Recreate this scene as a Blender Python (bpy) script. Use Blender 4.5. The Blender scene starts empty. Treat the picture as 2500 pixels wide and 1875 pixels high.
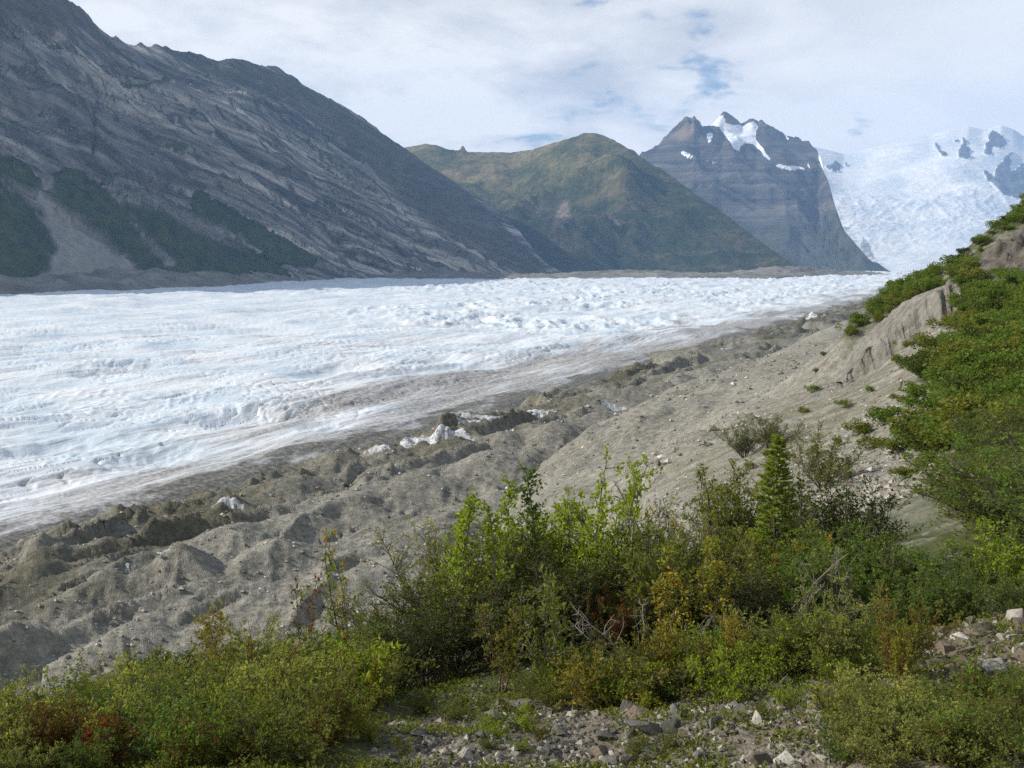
import bpy, math, random
import numpy as np

# ------------------------------------------------------------------ camera, world, sun, exposure
scene = bpy.context.scene
COL = scene.collection
PITCH = math.atan((384 - 262.1) / 995.56)          # camera looks slightly down; z = 0 is eye level
cam_data = bpy.data.cameras.new('camera')
cam_data.lens = 35.0
cam_data.sensor_width = 36.0
cam_data.clip_start = 0.1
cam_data.clip_end = 90000.0
cam = bpy.data.objects.new('camera', cam_data)
cam.location = (0, 0, 0)
cam.rotation_euler = (math.pi / 2 - PITCH, 0, 0)
COL.objects.link(cam)
scene.camera = cam

SUN_AZ, SUN_EL = -90.0, 32.0                        # degrees from +Y (negative = left), elevation
SUN_STRENGTH = 5.0
SKY_STRENGTH = 0.10
HAZE_DENSITY = 4.3e-5
scene.view_settings.view_transform = 'Standard'
scene.view_settings.look = 'None'
scene.view_settings.gamma = 1.0
scene.view_settings.exposure = 0.18
scene.view_settings.use_curve_mapping = False
scene.render.engine = 'CYCLES'
cy = scene.cycles
cy.use_denoising = False                          # fine grain instead of smeared texture
cy.max_bounces = 4
cy.diffuse_bounces = 2
cy.glossy_bounces = 2
cy.transmission_bounces = 4
cy.transparent_max_bounces = 6
cy.volume_bounces = 1
cy.use_adaptive_sampling = True
cy.adaptive_threshold = 0.012
cy.sample_clamp_indirect = 4.0
scene.render.film_transparent = False


class NT:
    """small helper round a node tree"""
    def __init__(self, tree):
        self.t = tree
        self.n = tree.nodes
        self.l = tree.links

    def add(self, kind, **kw):
        nd = self.n.new(kind)
        for k, v in kw.items():
            setattr(nd, k, v)
        return nd

    def put(self, sock, v):
        if isinstance(v, bpy.types.NodeSocket):
            self.l.new(v, sock)
        elif v is not None:
            sock.default_value = v

    def math(self, op, a, b=None, c=None, clamp=False):
        nd = self.add('ShaderNodeMath', operation=op, use_clamp=clamp)
        self.put(nd.inputs[0], a)
        self.put(nd.inputs[1], b)
        self.put(nd.inputs[2], c)
        return nd.outputs[0]

    def vmath(self, op, a, b=None, scale=None):
        nd = self.add('ShaderNodeVectorMath', operation=op)
        self.put(nd.inputs[0], a)
        self.put(nd.inputs[1], b)
        if scale is not None:
            self.put(nd.inputs['Scale'], scale)
        return nd.outputs['Value'] if op in ('DOT_PRODUCT', 'LENGTH', 'DISTANCE') else nd.outputs[0]

    def noise(self, vec, scale=1.0, detail=4.0, rough=0.55, dist=0.0, lac=2.0):
        nd = self.add('ShaderNodeTexNoise')
        self.put(nd.inputs['Vector'], vec)
        self.put(nd.inputs['Scale'], scale)
        nd.inputs['Detail'].default_value = detail
        nd.inputs['Roughness'].default_value = rough
        nd.inputs['Lacunarity'].default_value = lac
        nd.inputs['Distortion'].default_value = dist
        return nd.outputs['Fac']

    def voronoi(self, vec, scale=1.0, feature='F1', rnd=1.0, out='Distance'):
        nd = self.add('ShaderNodeTexVoronoi', feature=feature)
        self.put(nd.inputs['Vector'], vec)
        self.put(nd.inputs['Scale'], scale)
        nd.inputs['Randomness'].default_value = rnd
        return nd.outputs[out]

    def ramp(self, fac, stops, interp='LINEAR'):
        nd = self.add('ShaderNodeValToRGB')
        nd.color_ramp.interpolation = interp
        els = nd.color_ramp.elements
        while len(els) < len(stops):
            els.new(0.5)
        for e, (p, c) in zip(els, stops):
            e.position = p
            e.color = (c[0], c[1], c[2], 1.0) if not isinstance(c, (int, float)) else (c, c, c, 1.0)
        self.put(nd.inputs[0], fac)
        return nd.outputs[0]

    def mix(self, fac, a, b, blend='MIX'):
        nd = self.add('ShaderNodeMix', data_type='RGBA', blend_type=blend)
        self.put(nd.inputs[0], fac)
        for s, v in ((nd.inputs[6], a), (nd.inputs[7], b)):
            if isinstance(v, (tuple, list)):
                s.default_value = (v[0], v[1], v[2], 1.0)
            else:
                self.put(s, v)
        return nd.outputs[2]

    def smooth(self, v, lo, hi, a=0.0, b=1.0):
        nd = self.add('ShaderNodeMapRange', interpolation_type='SMOOTHSTEP')
        self.put(nd.inputs[0], v)
        nd.inputs[1].default_value = lo
        nd.inputs[2].default_value = hi
        nd.inputs[3].default_value = a
        nd.inputs[4].default_value = b
        return nd.outputs[0]

    def sep(self, v):
        nd = self.add('ShaderNodeSeparateXYZ')
        self.put(nd.inputs[0], v)
        return nd.outputs

    def comb(self, x, y, z):
        nd = self.add('ShaderNodeCombineXYZ')
        for s, v in zip(nd.inputs, (x, y, z)):
            self.put(s, v)
        return nd.outputs[0]

    def attr(self, name):
        nd = self.add('ShaderNodeAttribute', attribute_name=name)
        return nd.outputs['Fac']

    def pos(self):
        return self.add('ShaderNodeNewGeometry').outputs['Position']

    def bump(self, h, dist=0.1, strength=1.0, normal=None):
        nd = self.add('ShaderNodeBump')
        nd.inputs['Strength'].default_value = strength
        nd.inputs['Distance'].default_value = dist
        self.put(nd.inputs['Height'], h)
        self.put(nd.inputs['Normal'], normal)
        return nd.outputs[0]


world = bpy.data.worlds.new('World')
scene.world = world
world.use_nodes = True
w = NT(world.node_tree)
w.n.clear()
sky = w.add('ShaderNodeTexSky', sky_type='NISHITA')
sky.sun_disc = False
sky.sun_elevation = math.radians(SUN_EL)
sky.sun_rotation = math.radians(SUN_AZ)
sky.altitude = 700.0
sky.air_density = 1.0
sky.dust_density = 0.6
sky.ozone_density = 1.0
d = w.add('ShaderNodeTexCoord').outputs['Generated']
dx, dy, dz = w.sep(d)
zz = w.math('ADD', w.math('MAXIMUM', dz, 0.0), 0.24)
p = w.comb(w.math('DIVIDE', dx, zz), w.math('DIVIDE', dy, zz), 0.0)
pw = w.vmath('ADD', p, (3.7, 1.9, 0.4))
shape = w.noise(pw, 1.9, 5.0, 0.55, 0.25)                  # cloud deck thickness
fine = w.noise(pw, 5.5, 4.0, 0.56, 0.2)
lump = w.noise(pw, 1.2, 1.0, 0.5, 0.2)
# openings in the deck: the deck thins out overhead, and there are a few gaps low in the sky
def gap(vx, vy, vz, sharp):
    l = math.sqrt(vx * vx + vy * vy + vz * vz)
    dt = w.vmath('DOT_PRODUCT', d, (vx / l, vy / l, vz / l))
    return w.math('EXPONENT', w.math('MULTIPLY', w.math('SUBTRACT', dt, 1.0), sharp))
gaps = w.math('ADD', w.math('MULTIPLY', gap(0.185, 1, 0.190, 1100.0), 0.12), w.math('MULTIPLY', gap(0.03, 1, 0.145, 2600.0), 0.085))
gaps = w.math('ADD', gaps, w.math('MULTIPLY', gap(0.33, 1, 0.150, 2500.0), 0.06))
gaps = w.math('ADD', gaps, w.math('MULTIPLY', gap(-0.09, 1, 0.215, 4000.0), 0.05))
thin = w.math('ADD', w.math('MULTIPLY', shape, 0.45), w.math('MULTIPLY', fine, 0.55))
over = w.math('MULTIPLY', w.smooth(dz, 0.25, 0.75), 0.17)
cover = w.math('SUBTRACT', w.math('SUBTRACT', thin, gaps), over)
cmask = w.smooth(cover, 0.31, 0.41)
bright = w.math('ADD', w.math('MULTIPLY', lump, 0.40), w.math('ADD', w.math('MULTIPLY', fine, 0.30), w.math('MULTIPLY', w.noise(pw, 3.0, 5.0, 0.6, 0.5), 0.30)))
cl = w.ramp(bright, [(0.40, (0.56, 0.56, 0.58)), (0.46, (0.69, 0.685, 0.685)), (0.52, (0.84, 0.82, 0.795)), (0.57, (0.97, 0.94, 0.90))])
east = w.vmath('DOT_PRODUCT', d, (0.62, 0.78, 0.08))
cl2 = w.mix(w.smooth(east, 0.80, 1.0, 0.0, 0.8), cl, (0.90, 0.885, 0.865))
cl3 = w.mix(w.smooth(dz, 0.22, 0.7), cl2, (0.40, 0.44, 0.50))
blue = w.vmath('SCALE', sky.outputs[0], scale=SKY_STRENGTH)
skyc = w.mix(cmask, blue, cl3)
bg = w.add('ShaderNodeBackground')
w.put(bg.inputs[0], skyc)
bg.inputs[1].default_value = 1.0
wo = w.add('ShaderNodeOutputWorld')
w.l.new(bg.outputs[0], wo.inputs[0])
world.cycles.sampling_method = 'MANUAL'
world.cycles.sample_map_resolution = 512

sun_data = bpy.data.lights.new('sun', 'SUN')
sun_data.energy = SUN_STRENGTH
sun_data.angle = math.radians(0.6)
sun_data.color = (1.0, 0.945, 0.86)
sun = bpy.data.objects.new('sun', sun_data)
az, el = math.radians(SUN_AZ), math.radians(SUN_EL)
from mathutils import Vector
SUNV = Vector((math.sin(az) * math.cos(el), math.cos(az) * math.cos(el), math.sin(el)))
sun.rotation_euler = SUNV.to_track_quat('Z', 'Y').to_euler()
sun.location = SUNV * 300
COL.objects.link(sun)

# ------------------------------------------------------------------ numeric helpers
FPX = 2500 * 35.0 / 36.0                            # focal length in the photograph's pixels
CP, SP = math.cos(PITCH), math.sin(PITCH)

def ray(sx, sy):
    """photograph pixel -> (X/Y, Z/Y) of its line of sight"""
    cx = (np.asarray(sx, float) - 1250.0) / FPX
    cyy = (937.5 - np.asarray(sy, float)) / FPX
    fy = CP + cyy * SP
    return cx / fy, (-SP + cyy * CP) / fy

def proj(X, Y, Z):
    """world point -> photograph pixel"""
    f = Y * CP - Z * SP
    u = Y * SP + Z * CP
    return 1250 + FPX * X / f, 937.5 - FPX * u / f

_rng = np.random.RandomState(11)
_PERM = np.concatenate([_rng.permutation(512)] * 3)
_ANG = _rng.rand(512) * 2 * np.pi
_GX, _GY = np.cos(_ANG), np.sin(_ANG)

def perlin(x, y, seed=0):
    x = x + seed * 17.31
    y = y - seed * 9.77
    xi = np.floor(x).astype(np.int64)
    yi = np.floor(y).astype(np.int64)
    xf = x - xi
    yf = y - yi
    u = xf * xf * xf * (xf * (xf * 6 - 15) + 10)
    v = yf * yf * yf * (yf * (yf * 6 - 15) + 10)
    xi0, yi0 = xi & 511, yi & 511
    xi1, yi1 = (xi + 1) & 511, (yi + 1) & 511
    def g(a, b, fx, fy):
        h = _PERM[_PERM[a] + b]
        return _GX[h] * fx + _GY[h] * fy
    n00 = g(xi0, yi0, xf, yf)
    n10 = g(xi1, yi0, xf - 1, yf)
    n01 = g(xi0, yi1, xf, yf - 1)
    n11 = g(xi1, yi1, xf - 1, yf - 1)
    a = n00 + u * (n10 - n00)
    b = n01 + u * (n11 - n01)
    return (a + v * (b - a)) * 1.5

def fbm(x, y, octv=5, seed=0, gain=0.5, lac=2.03):
    s = np.zeros_like(x, dtype=float)
    a = 1.0
    for i in range(octv):
        s += a * perlin(x, y, seed + i)
        x = x * lac
        y = y * lac
        a *= gain
    return s

def ridged(x, y, octv=5, seed=0, gain=0.5, lac=2.07):
    s = np.zeros_like(x, dtype=float)
    a, wgt = 1.0, 1.0
    for i in range(octv):
        n = 1.0 - np.abs(perlin(x, y, seed + i)) * 1.6
        n = np.clip(n, 0, 1) ** 2 * wgt
        s += a * n
        wgt = np.clip(n * 1.6, 0, 1)
        x = x * lac
        y = y * lac
        a *= gain
    return s

def sstep(x, lo, hi):
    t = np.clip((x - lo) / (hi - lo), 0, 1)
    return t * t * (3 - 2 * t)

def in_poly(px, py, poly):
    r = np.zeros(np.shape(px), bool)
    n = len(poly)
    for i in range(n):
        x0, y0 = poly[i]
        x1, y1 = poly[(i + 1) % n]
        if y0 == y1:
            continue
        c = ((y0 > py) != (y1 > py)) & (px < (x1 - x0) * (py - y0) / (y1 - y0) + x0)
        r ^= c
    return r

def blur(a, n=1):
    for _ in range(n):
        b = np.pad(a, 1, mode='edge')
        a = (b[1:-1, :-2] + 2 * b[1:-1, 1:-1] + b[1:-1, 2:]) / 4
        b = np.pad(a, 1, mode='edge')
        a = (b[:-2, 1:-1] + 2 * b[1:-1, 1:-1] + b[2:, 1:-1]) / 4
    return a

def mesh_np(name, verts, faces, mat_index=None, smooth=False):
    verts = np.ascontiguousarray(verts, dtype=np.float32)
    faces = np.ascontiguousarray(faces, dtype=np.int32)
    k = faces.shape[1]
    me = bpy.data.meshes.new(name)
    me.vertices.add(len(verts))
    me.vertices.foreach_set('co', verts.ravel())
    me.loops.add(faces.size)
    me.loops.foreach_set('vertex_index', faces.ravel())
    me.polygons.add(len(faces))
    me.polygons.foreach_set('loop_start', np.arange(0, faces.size, k, dtype=np.int32))
    me.polygons.foreach_set('loop_total', np.full(len(faces), k, dtype=np.int32))
    me.polygons.foreach_set('use_smooth', np.full(len(faces), bool(smooth)))
    if mat_index is not None:
        me.polygons.foreach_set('material_index', np.asarray(mat_index, dtype=np.int32))
    me.update(calc_edges=True)
    return me

def set_attr(me, name, data, domain='POINT'):
    at = me.attributes.new(name, 'FLOAT', domain)
    at.data.foreach_set('value', np.ascontiguousarray(data, dtype=np.float32).ravel())

def grid_faces(nr, nc):
    i = np.arange(nr * nc).reshape(nr, nc)
    return np.stack([i[:-1, :-1].ravel(), i[:-1, 1:].ravel(), i[1:, 1:].ravel(), i[1:, :-1].ravel()], 1)

def link(name, data, mats=(), parent=None):
    o = bpy.data.objects.new(name, data)
    if data is not None:
        for m in mats:
            if m.name not in [x.name for x in data.materials if x]:
                data.materials.append(m)
    COL.objects.link(o)
    if parent is not None:
        o.parent = parent
    return o

def tag(o, label, cat, group=None, kind=None):
    o['label'] = label
    o['category'] = cat
    if group:
        o['group'] = group
    if kind:
        o['kind'] = kind
    return o

def sheet(name, X, Y, Z, mat, label, cat, attrs=None, kind='structure'):
    nr, nc = X.shape
    me = mesh_np(name, np.stack([X.ravel(), Y.ravel(), Z.ravel()], 1), grid_faces(nr, nc), smooth=True)
    for k, v in (attrs or {}).items():
        set_attr(me, k, v)
    o = link(name, me, [mat])
    return tag(o, label, cat, kind=kind)

def new_mat(name):
    m = bpy.data.materials.new(name)
    m.use_nodes = True
    t = NT(m.node_tree)
    t.n.clear()
    out = t.add('ShaderNodeOutputMaterial')
    return m, t, out

def principled(t, out, color, rough=0.9, normal=None, spec=0.2):
    b = t.add('ShaderNodeBsdfPrincipled')
    t.put(b.inputs['Base Color'], color if isinstance(color, bpy.types.NodeSocket) else (*color, 1.0))
    t.put(b.inputs['Roughness'], rough)
    b.inputs['Specular IOR Level'].default_value = spec
    t.put(b.inputs['Normal'], normal)
    t.l.new(b.outputs[0], out.inputs[0])
    return b

# valley axes: U runs up-valley along the ice margin, V to the right of the margin (the viewer's side)
MU = np.array([0.45, 0.893])
MV = np.array([0.893, -0.45])
M0 = np.array([-117.0, 226.0])
def uv_of(X, Y):
    return (X - M0[0]) * MU[0] + (Y - M0[1]) * MU[1], (X - M0[0]) * MV[0] + (Y - M0[1]) * MV[1]

# ------------------------------------------------------------------ near terrain: bench, slope and hillside as one height field
GP = []
def S(sx, sy, Y):
    a, t = ray(sx, sy)
    GP.append((float(a), math.log(Y), float(t)))
def Hh(sx, Y, z):
    GP.append(((sx - 1250.0) / FPX / CP, math.log(Y), z / Y))

for sx in (-700, 0, 700, 1250, 1900, 2500, 3200):
    Hh(sx, 2.0, -1.9)
    Hh(sx, 4.0, -2.75)
for q in ((-700, 1900, 7.6), (0, 1875, 7.6), (700, 1875, 7.5), (1250, 1875, 7.2), (1900, 1875, 6.8), (2500, 1860, 6.2), (3200, 1760, 6.4),
          (0, 1760, 9.2), (700, 1750, 9.2), (1250, 1705, 9.6), (1900, 1640, 9.8), (2500, 1560, 9.5), (2350, 1535, 10.4), (3200, 1400, 9.5),
          (1050, 1680, 10.6), (1250, 1650, 11.2), (1750, 1570, 12.2), (2100, 1560, 11.6)):
    S(*q)
for q in ((-700, 12, -5.7), (0, 12, -5.75), (700, 13, -5.8), (950, 13, -5.6), (1250, 16, -6.0), (1700, 17, -5.9), (2100, 17, -5.7), (2500, 15, -4.9), (3200, 15, -3.8),
          (-700, 25, -13), (0, 25, -12.8), (600, 25, -12.2), (1000, 26, -11.2), (1400, 26, -9.8), (1800, 28, -9.6), (2150, 28, -8.8), (3200, 30, -5),
          (-700, 60, -37), (0, 60, -36), (600, 60, -33), (1000, 60, -29), (1400, 60, -22), (3200, 70, 2),
          (-700, 110, -66), (0, 110, -64), (600, 110, -58), (1000, 110, -50), (1300, 120, -46),
          (2300, 270, -16), (2500, 290, 4), (2750, 310, 22), (3200, 300, 60), (3200, 150, 22),
          (2300, 500, -60), (2500, 600, -60), (2800, 700, -50), (3200, 700, 0), (2150, 470, -46),
          (-700, 200, -90), (0, 200, -88), (600, 240, -84), (1000, 300, -84), (1300, 430, -82), (1700, 620, -82), (2000, 900, -82)):
    Hh(*q)
for sx in (-700, 0, 600, 1300, 1900, 2300, 2800, 3200):
    Hh(sx, 1300, -110)
for q in ((2450, 1400, 19), (2400, 1300, 26), (2150, 1250, 45), (2200, 1150, 58), (1950, 1150, 72), (1800, 1200, 75), (1600, 1230, 85), (1500, 1180, 125),
          (2200, 1080, 68), (2000, 1080, 85), (2150, 1000, 90), (2050, 1000, 103), (1850, 1010, 150), (1900, 955, 172),
          (2300, 1000, 70), (2500, 1000, 54), (2500, 1150, 38), (2350, 850, 100), (2450, 850, 86), (2500, 760, 108), (2430, 700, 128), (2500, 620, 152), (2260, 870, 120),
          (1700, 1060, 225), (1450, 1060, 290), (1900, 880, 400), (1800, 905, 430), (1650, 965, 390), (2000, 830, 470), (2080, 775, 640),
          (2066, 815, 158), (2115, 785, 163), (2130, 758, 166), (2200, 706, 172), (2280, 668, 178), (2350, 622, 182), (2420, 560, 187), (2500, 490, 192), (2750, 300, 205)):
    S(*q)
# scarp: bare cut in the rib, lip above, foot below
for q in ((2312, 700, 155), (2270, 722, 155), (2215, 765, 155), (2148, 817, 154.5), (2095, 872, 153), (2047, 933, 150)):
    S(*q)
for q in ((2332, 758, 141.5), (2290, 790, 141.8), (2255, 812, 142.3), (2206, 842, 143.3), (2160, 874, 144.6), (2119, 904, 146), (2060, 940, 148)):
    S(*q)

GP = np.array(GP)
KA = 1.6
PA, PL, PT = GP[:, 0] * KA, GP[:, 1], GP[:, 2]
def rbf_matrix(A, L):
    return np.sqrt((A[:, None] - PA[None]) ** 2 + (L[:, None] - PL[None]) ** 2 + 1e-5)
n = len(GP)
Am = np.zeros((n + 3, n + 3))
Am[:n, :n] = rbf_matrix(PA, PL)
Am[:n, n] = Am[n, :n] = 1
Am[:n, n + 1] = Am[n + 1, :n] = PA
Am[:n, n + 2] = Am[n + 2, :n] = PL
Am[:n, :n] -= np.eye(n) * 2e-4
WT = np.linalg.solve(Am, np.concatenate([PT, np.zeros(3)]))

NA, NL = 570, 470
ga = np.linspace(-0.72, 0.74, NA)
gl = np.linspace(math.log(2.0), math.log(1250.0), NL)
GA, GL = np.meshgrid(ga, gl)
tan0 = np.empty(GA.shape)
for r in range(NL):
    A = GA[r] * KA
    tan0[r] = rbf_matrix(A, GL[r]) @ WT[:n] + WT[n] + WT[n + 1] * A + WT[n + 2] * GL[r]
tan0 = blur(tan0, 2)
GY = np.exp(GL)
GX = GA * GY
GZ = tan0 * GY
gu, gv = uv_of(GX, GY)
for lam, amp, sd in ((45.0, 1.1, 1), (16.0, 0.5, 2), (6.0, 0.22, 3), (2.2, 0.10, 4), (0.8, 0.05, 5), (0.3, 0.03, 6)):
    env = sstep(GY, lam * 1.2, lam * 6)
    if lam < 3:
        env = 1.0 - sstep(GY, lam * 90, lam * 200)
    GZ = GZ + env * amp * fbm(GX / lam, GY / lam, 2, seed=sd)
GZ += sstep(GY, 90, 160) * (1 - sstep(GX / GY, 0.20, 0.30)) * (2.6 * fbm(gu / 38, gv / 26, 3, seed=23) + 1.6 * np.clip(ridged(gu / 30, gv / 22, 3, seed=25) - 0.6, 0, 1))
# fall-line runnels on the open slope
run = sstep(GY, 45, 80) * (1 - sstep(GY, 500, 800))
GZ -= run * 0.9 * np.clip(ridged(gu / 9.0, gv / 70.0, 3, seed=21) - 0.75, 0, 1)
SXG, SYG = proj(GX, GY, GZ)

def in_px(poly):
    return in_poly(SXG, SYG, poly)

# flutes in the scarp face
SCARP = [(2325, 690), (2300, 690), (2245, 738), (2148, 815), (2047, 930), (2062, 942), (2125, 905), (2210, 842), (2262, 812), (2340, 762)]
onscarp = (in_px(SCARP) & (GY > 120) & (GY < 162)).astype(float)
onscarp_s = blur(onscarp, 2)
GZ += onscarp_s * 0.2 * fbm(gu / 2.2, gv / 9.0, 3, seed=31) - 0.8 * onscarp_s
OUTCROP = [(2500, 560), (2440, 590), (2395, 632), (2375, 680), (2400, 705), (2450, 690), (2500, 700), (2700, 700), (2700, 480)]
onrock = blur((in_px(OUTCROP) & (GY > 110) & (GY < 215)).astype(float), 2)
GZ += onrock * 1.8 * (ridged(GX / 7, GY / 7 + GZ / 7, 4, seed=33) - 0.6)

def ground_z(X, Y):
    X = np.asarray(X, float)
    Y = np.asarray(Y, float)
    fa = np.clip((X / Y - ga[0]) / (ga[1] - ga[0]), 0, NA - 1.001)
    fl = np.clip((np.log(Y) - gl[0]) / (gl[1] - gl[0]), 0, NL - 1.001)
    ia, il = fa.astype(int), fl.astype(int)
    ua, ul = fa - ia, fl - il
    return (GZ[il, ia] * (1 - ua) * (1 - ul) + GZ[il, ia + 1] * ua * (1 - ul) + GZ[il + 1, ia] * (1 - ua) * ul + GZ[il + 1, ia + 1] * ua * ul)

TANG = GZ / GY
CUMT = np.maximum.accumulate(TANG[36:], axis=0)
def hit(sx, sy):
    """first point of the near terrain on the line of sight through a photograph pixel"""
    a, t = ray(sx, sy)
    ia = int(np.clip(round((a - ga[0]) / (ga[1] - ga[0])), 0, NA - 1))
    c = CUMT[:, ia]
    k = int(np.searchsorted(c, t))
    if k >= len(c):
        return None
    Y = math.exp(gl[36 + k])
    return np.array([a * Y, Y, float(ground_z(a * Y, Y))])

# what grows where (0..1), used by the ground's material and by the planting further down
VEG_R = [(2560, 480), (2500, 500), (2420, 570), (2350, 630), (2298, 690), (2341, 700), (2346, 759), (2327, 831), (2274, 870), (2235, 937), (2250, 960), (2310, 945), (2300, 985), (2197, 1030),
         (2201, 1096), (2260, 1125), (2330, 1130), (2375, 1180), (2400, 1240), (2360, 1290), (2250, 1290), (2150, 1300), (2150, 1420), (2560, 1480), (2800, 1400), (2800, 400)]
VEG_C = [(2300, 694), (2254, 660), (2206, 690), (2163, 718), (2119, 755), (2050, 805), (2060, 830), (2115, 800), (2148, 792), (2230, 734), (2293, 704)]
vegm = np.zeros(GX.shape)
vegm[in_px(VEG_R) & (GY > 12) & (GY < 215)] = 1.0
vegm[in_px(VEG_C) & (GY > 120) & (GY < 200)] = 1.0
vegm[(GY > 175) & (GY < 330) & (GX / GY > 0.36)] = 1.0
vegm = np.maximum(blur(vegm, 3) * (1 - onrock * 0.8), 0)
near = sstep(GY, 60, 30)
bench = (GX / GY + 0.05 * fbm(GX / 1.5, GY / 1.5, 3, seed=35) < -0.13) * near
vegm = np.maximum(vegm, blur(bench.astype(float), 4) * 0.85)
vegm = np.maximum(vegm, sstep(GY, 8.6, 10.4) * sstep(GY, 60, 24) * 0.9)
tanm = np.zeros(GX.shape)
TAN = [(2150, 890), (2050, 960), (1900, 970), (1740, 1060), (1600, 1180), (1750, 1220), (1950, 1130), (2080, 1020), (2200, 960), (2280, 830), (2230, 850)]
tanm[in_px(TAN) & (GY > 55) & (GY < 260)] = 1.0
tanm = blur(tanm, 6)
rockm = np.maximum(onrock, 0)
scm = onscarp_s

def gravel_color(t, P, scale=1.0):
    """grey silt and stones: colour socket and height socket"""
    n1 = t.noise(P, 0.035 * scale, 3, 0.6)
    n2 = t.noise(P, 0.6 * scale, 5, 0.76)
    n3 = t.noise(P, 6.0 * scale, 2, 0.6)
    c = t.ramp(n1, [(0.34, (0.165, 0.158, 0.127)), (0.5, (0.252, 0.241, 0.197)), (0.66, (0.34, 0.323, 0.268))])
    c = t.mix(0.55, c, t.ramp(n2, [(0.36, (0.105, 0.099, 0.076)), (0.5, (0.265, 0.248, 0.200)), (0.64, (0.50, 0.468, 0.39))]))
    v = t.voronoi(P, 1.6 * scale)
    st = t.smooth(v, 0.27, 0.10)
    pick = t.smooth(t.noise(P, 0.9 * scale, 2), 0.5, 0.6)
    c = t.mix(t.math('MULTIPLY', t.math('MULTIPLY', st, pick), 0.7), c, (0.46, 0.44, 0.40))
    h = t.math('ADD', t.math('MULTIPLY', n2, 0.8), t.math('ADD', t.math('MULTIPLY', n3, 0.16), t.math('MULTIPLY', st, 0.12)))
    return c, h

m_ground, t, out = new_mat('ground_soil_and_scree')
P = t.pos()
gx, gyy, gz = t.sep(P)
gc, gh = gravel_color(t, P)
dist = t.vmath('LENGTH', P)
fine1 = t.noise(P, 9.0, 4, 0.64)
fine2 = t.noise(P, 45.0, 2, 0.6)
soil = t.ramp(fine1, [(0.36, (0.095, 0.082, 0.054)), (0.5, (0.185, 0.158, 0.108)), (0.64, (0.30, 0.262, 0.19))])
soil = t.mix(0.35, soil, t.ramp(fine2, [(0.38, (0.06, 0.053, 0.038)), (0.62, (0.27, 0.245, 0.20))]))
base = t.mix(t.smooth(dist, 18.0, 50.0), soil, gc)
# dry mats in stripes down the slope
uu = t.vmath('DOT_PRODUCT', P, (MU[0], MU[1], 0.0))
vv = t.vmath('DOT_PRODUCT', P, (MV[0], MV[1], 0.0))
strp = t.noise(t.comb(t.math('MULTIPLY', uu, 0.42), t.math('MULTIPLY', vv, 0.03), t.math('MULTIPLY', gz, 0.03)), 1.0, 4, 0.62, 0.4)
tanc = t.ramp(t.noise(P, 0.8, 4, 0.6), [(0.35, (0.115, 0.112, 0.052)), (0.5, (0.185, 0.165, 0.095)), (0.65, (0.27, 0.24, 0.165))])
base = t.mix(t.math('MULTIPLY', t.smooth(strp, 0.44, 0.58), t.math('MULTIPLY', t.attr('tan'), 0.7)), base, tanc)
vegn = t.noise(P, 0.35, 5, 0.66)
vegc = t.ramp(t.noise(P, 1.7, 4, 0.62), [(0.3, (0.030, 0.044, 0.014)), (0.5, (0.062, 0.078, 0.022)), (0.62, (0.100, 0.098, 0.034)), (0.75, (0.14, 0.115, 0.055))])
vm = t.math('MULTIPLY', t.attr('veg'), t.smooth(vegn, 0.36, 0.50))
base = t.mix(vm, base, vegc)
# rock outcrop and the silt of the scarp
rk = t.ramp(t.noise(t.comb(gx, gyy, t.math('MULTIPLY', gz, 0.35)), 0.5, 5, 0.68, 0.6), [(0.3, (0.045, 0.040, 0.034)), (0.5, (0.125, 0.110, 0.090)), (0.7, (0.21, 0.185, 0.15))])
base = t.mix(t.attr('rock'), base, rk)
flu = t.noise(t.comb(t.math('MULTIPLY', gx, 0.9), t.math('MULTIPLY', gyy, 0.9), t.math('MULTIPLY', gz, 0.30)), 0.8, 5, 0.68)
silt = t.ramp(flu, [(0.36, (0.155, 0.143, 0.118)), (0.5, (0.225, 0.21, 0.178)), (0.64, (0.30, 0.283, 0.245))])
base = t.mix(t.attr('scarp'), base, silt)
hh = t.math('ADD', t.math('MULTIPLY', gh, t.smooth(dist, 25, 60, 0.0, 1.0)), t.math('ADD', t.math('MULTIPLY', fine1, 0.06), t.math('MULTIPLY', fine2, 0.018)))
hh = t.math('ADD', hh, t.math('MULTIPLY', t.math('MULTIPLY', flu, t.attr('scarp')), 0.14))
principled(t, out, base, 0.92, t.bump(hh, 1.0, 0.9))

ground = sheet('ground', GX, GY, GZ, m_ground, 'stony hillside and bench on the viewer\'s side of the valley', 'hillside', {'veg': vegm, 'tan': tanm, 'rock': rockm, 'scarp': scm})

LIP = [(2347, 726, 143.5), (2330, 702, 144.8), (2300, 694, 145.2), (2245, 736, 145.8), (2195, 778, 146.4), (2148, 815, 147), (2095, 870, 147.5), (2047, 930, 148.2)]
FOOT = [(2350, 752, 141.6), (2336, 766, 141.2), (2300, 796, 141.2), (2262, 820, 141.8), (2212, 852, 142.8), (2163, 884, 144.2), (2120, 912, 145.7), (2052, 944, 147.8)]
def poly3(pts, nn):
    q = np.array([[*(np.array(ray(x, y)) * yy), yy] for x, y, yy in pts])[:, [0, 2, 1]]
    s = np.concatenate([[0], np.cumsum(np.linalg.norm(np.diff(q, axis=0), axis=1))])
    return np.stack([np.interp(np.linspace(0, s[-1], nn), s, q[:, k]) for k in range(3)], 1)
lip3, foot3 = poly3(LIP, 170), poly3(FOOT, 170)
jag = 0.45 * fbm(np.arange(170) / 9.0, np.zeros(170), 4, seed=36)
kk = np.linspace(-0.30, 1.12, 46)[:, None, None]
sc3 = lip3[None] + (foot3 - lip3)[None] * np.clip(kk, 0, 2)
sc3[..., 2] += jag[None] * np.clip(1 - kk[..., 0], 0, 1)
back_ = np.clip(-kk[..., 0], 0, 1) / 0.30
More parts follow.
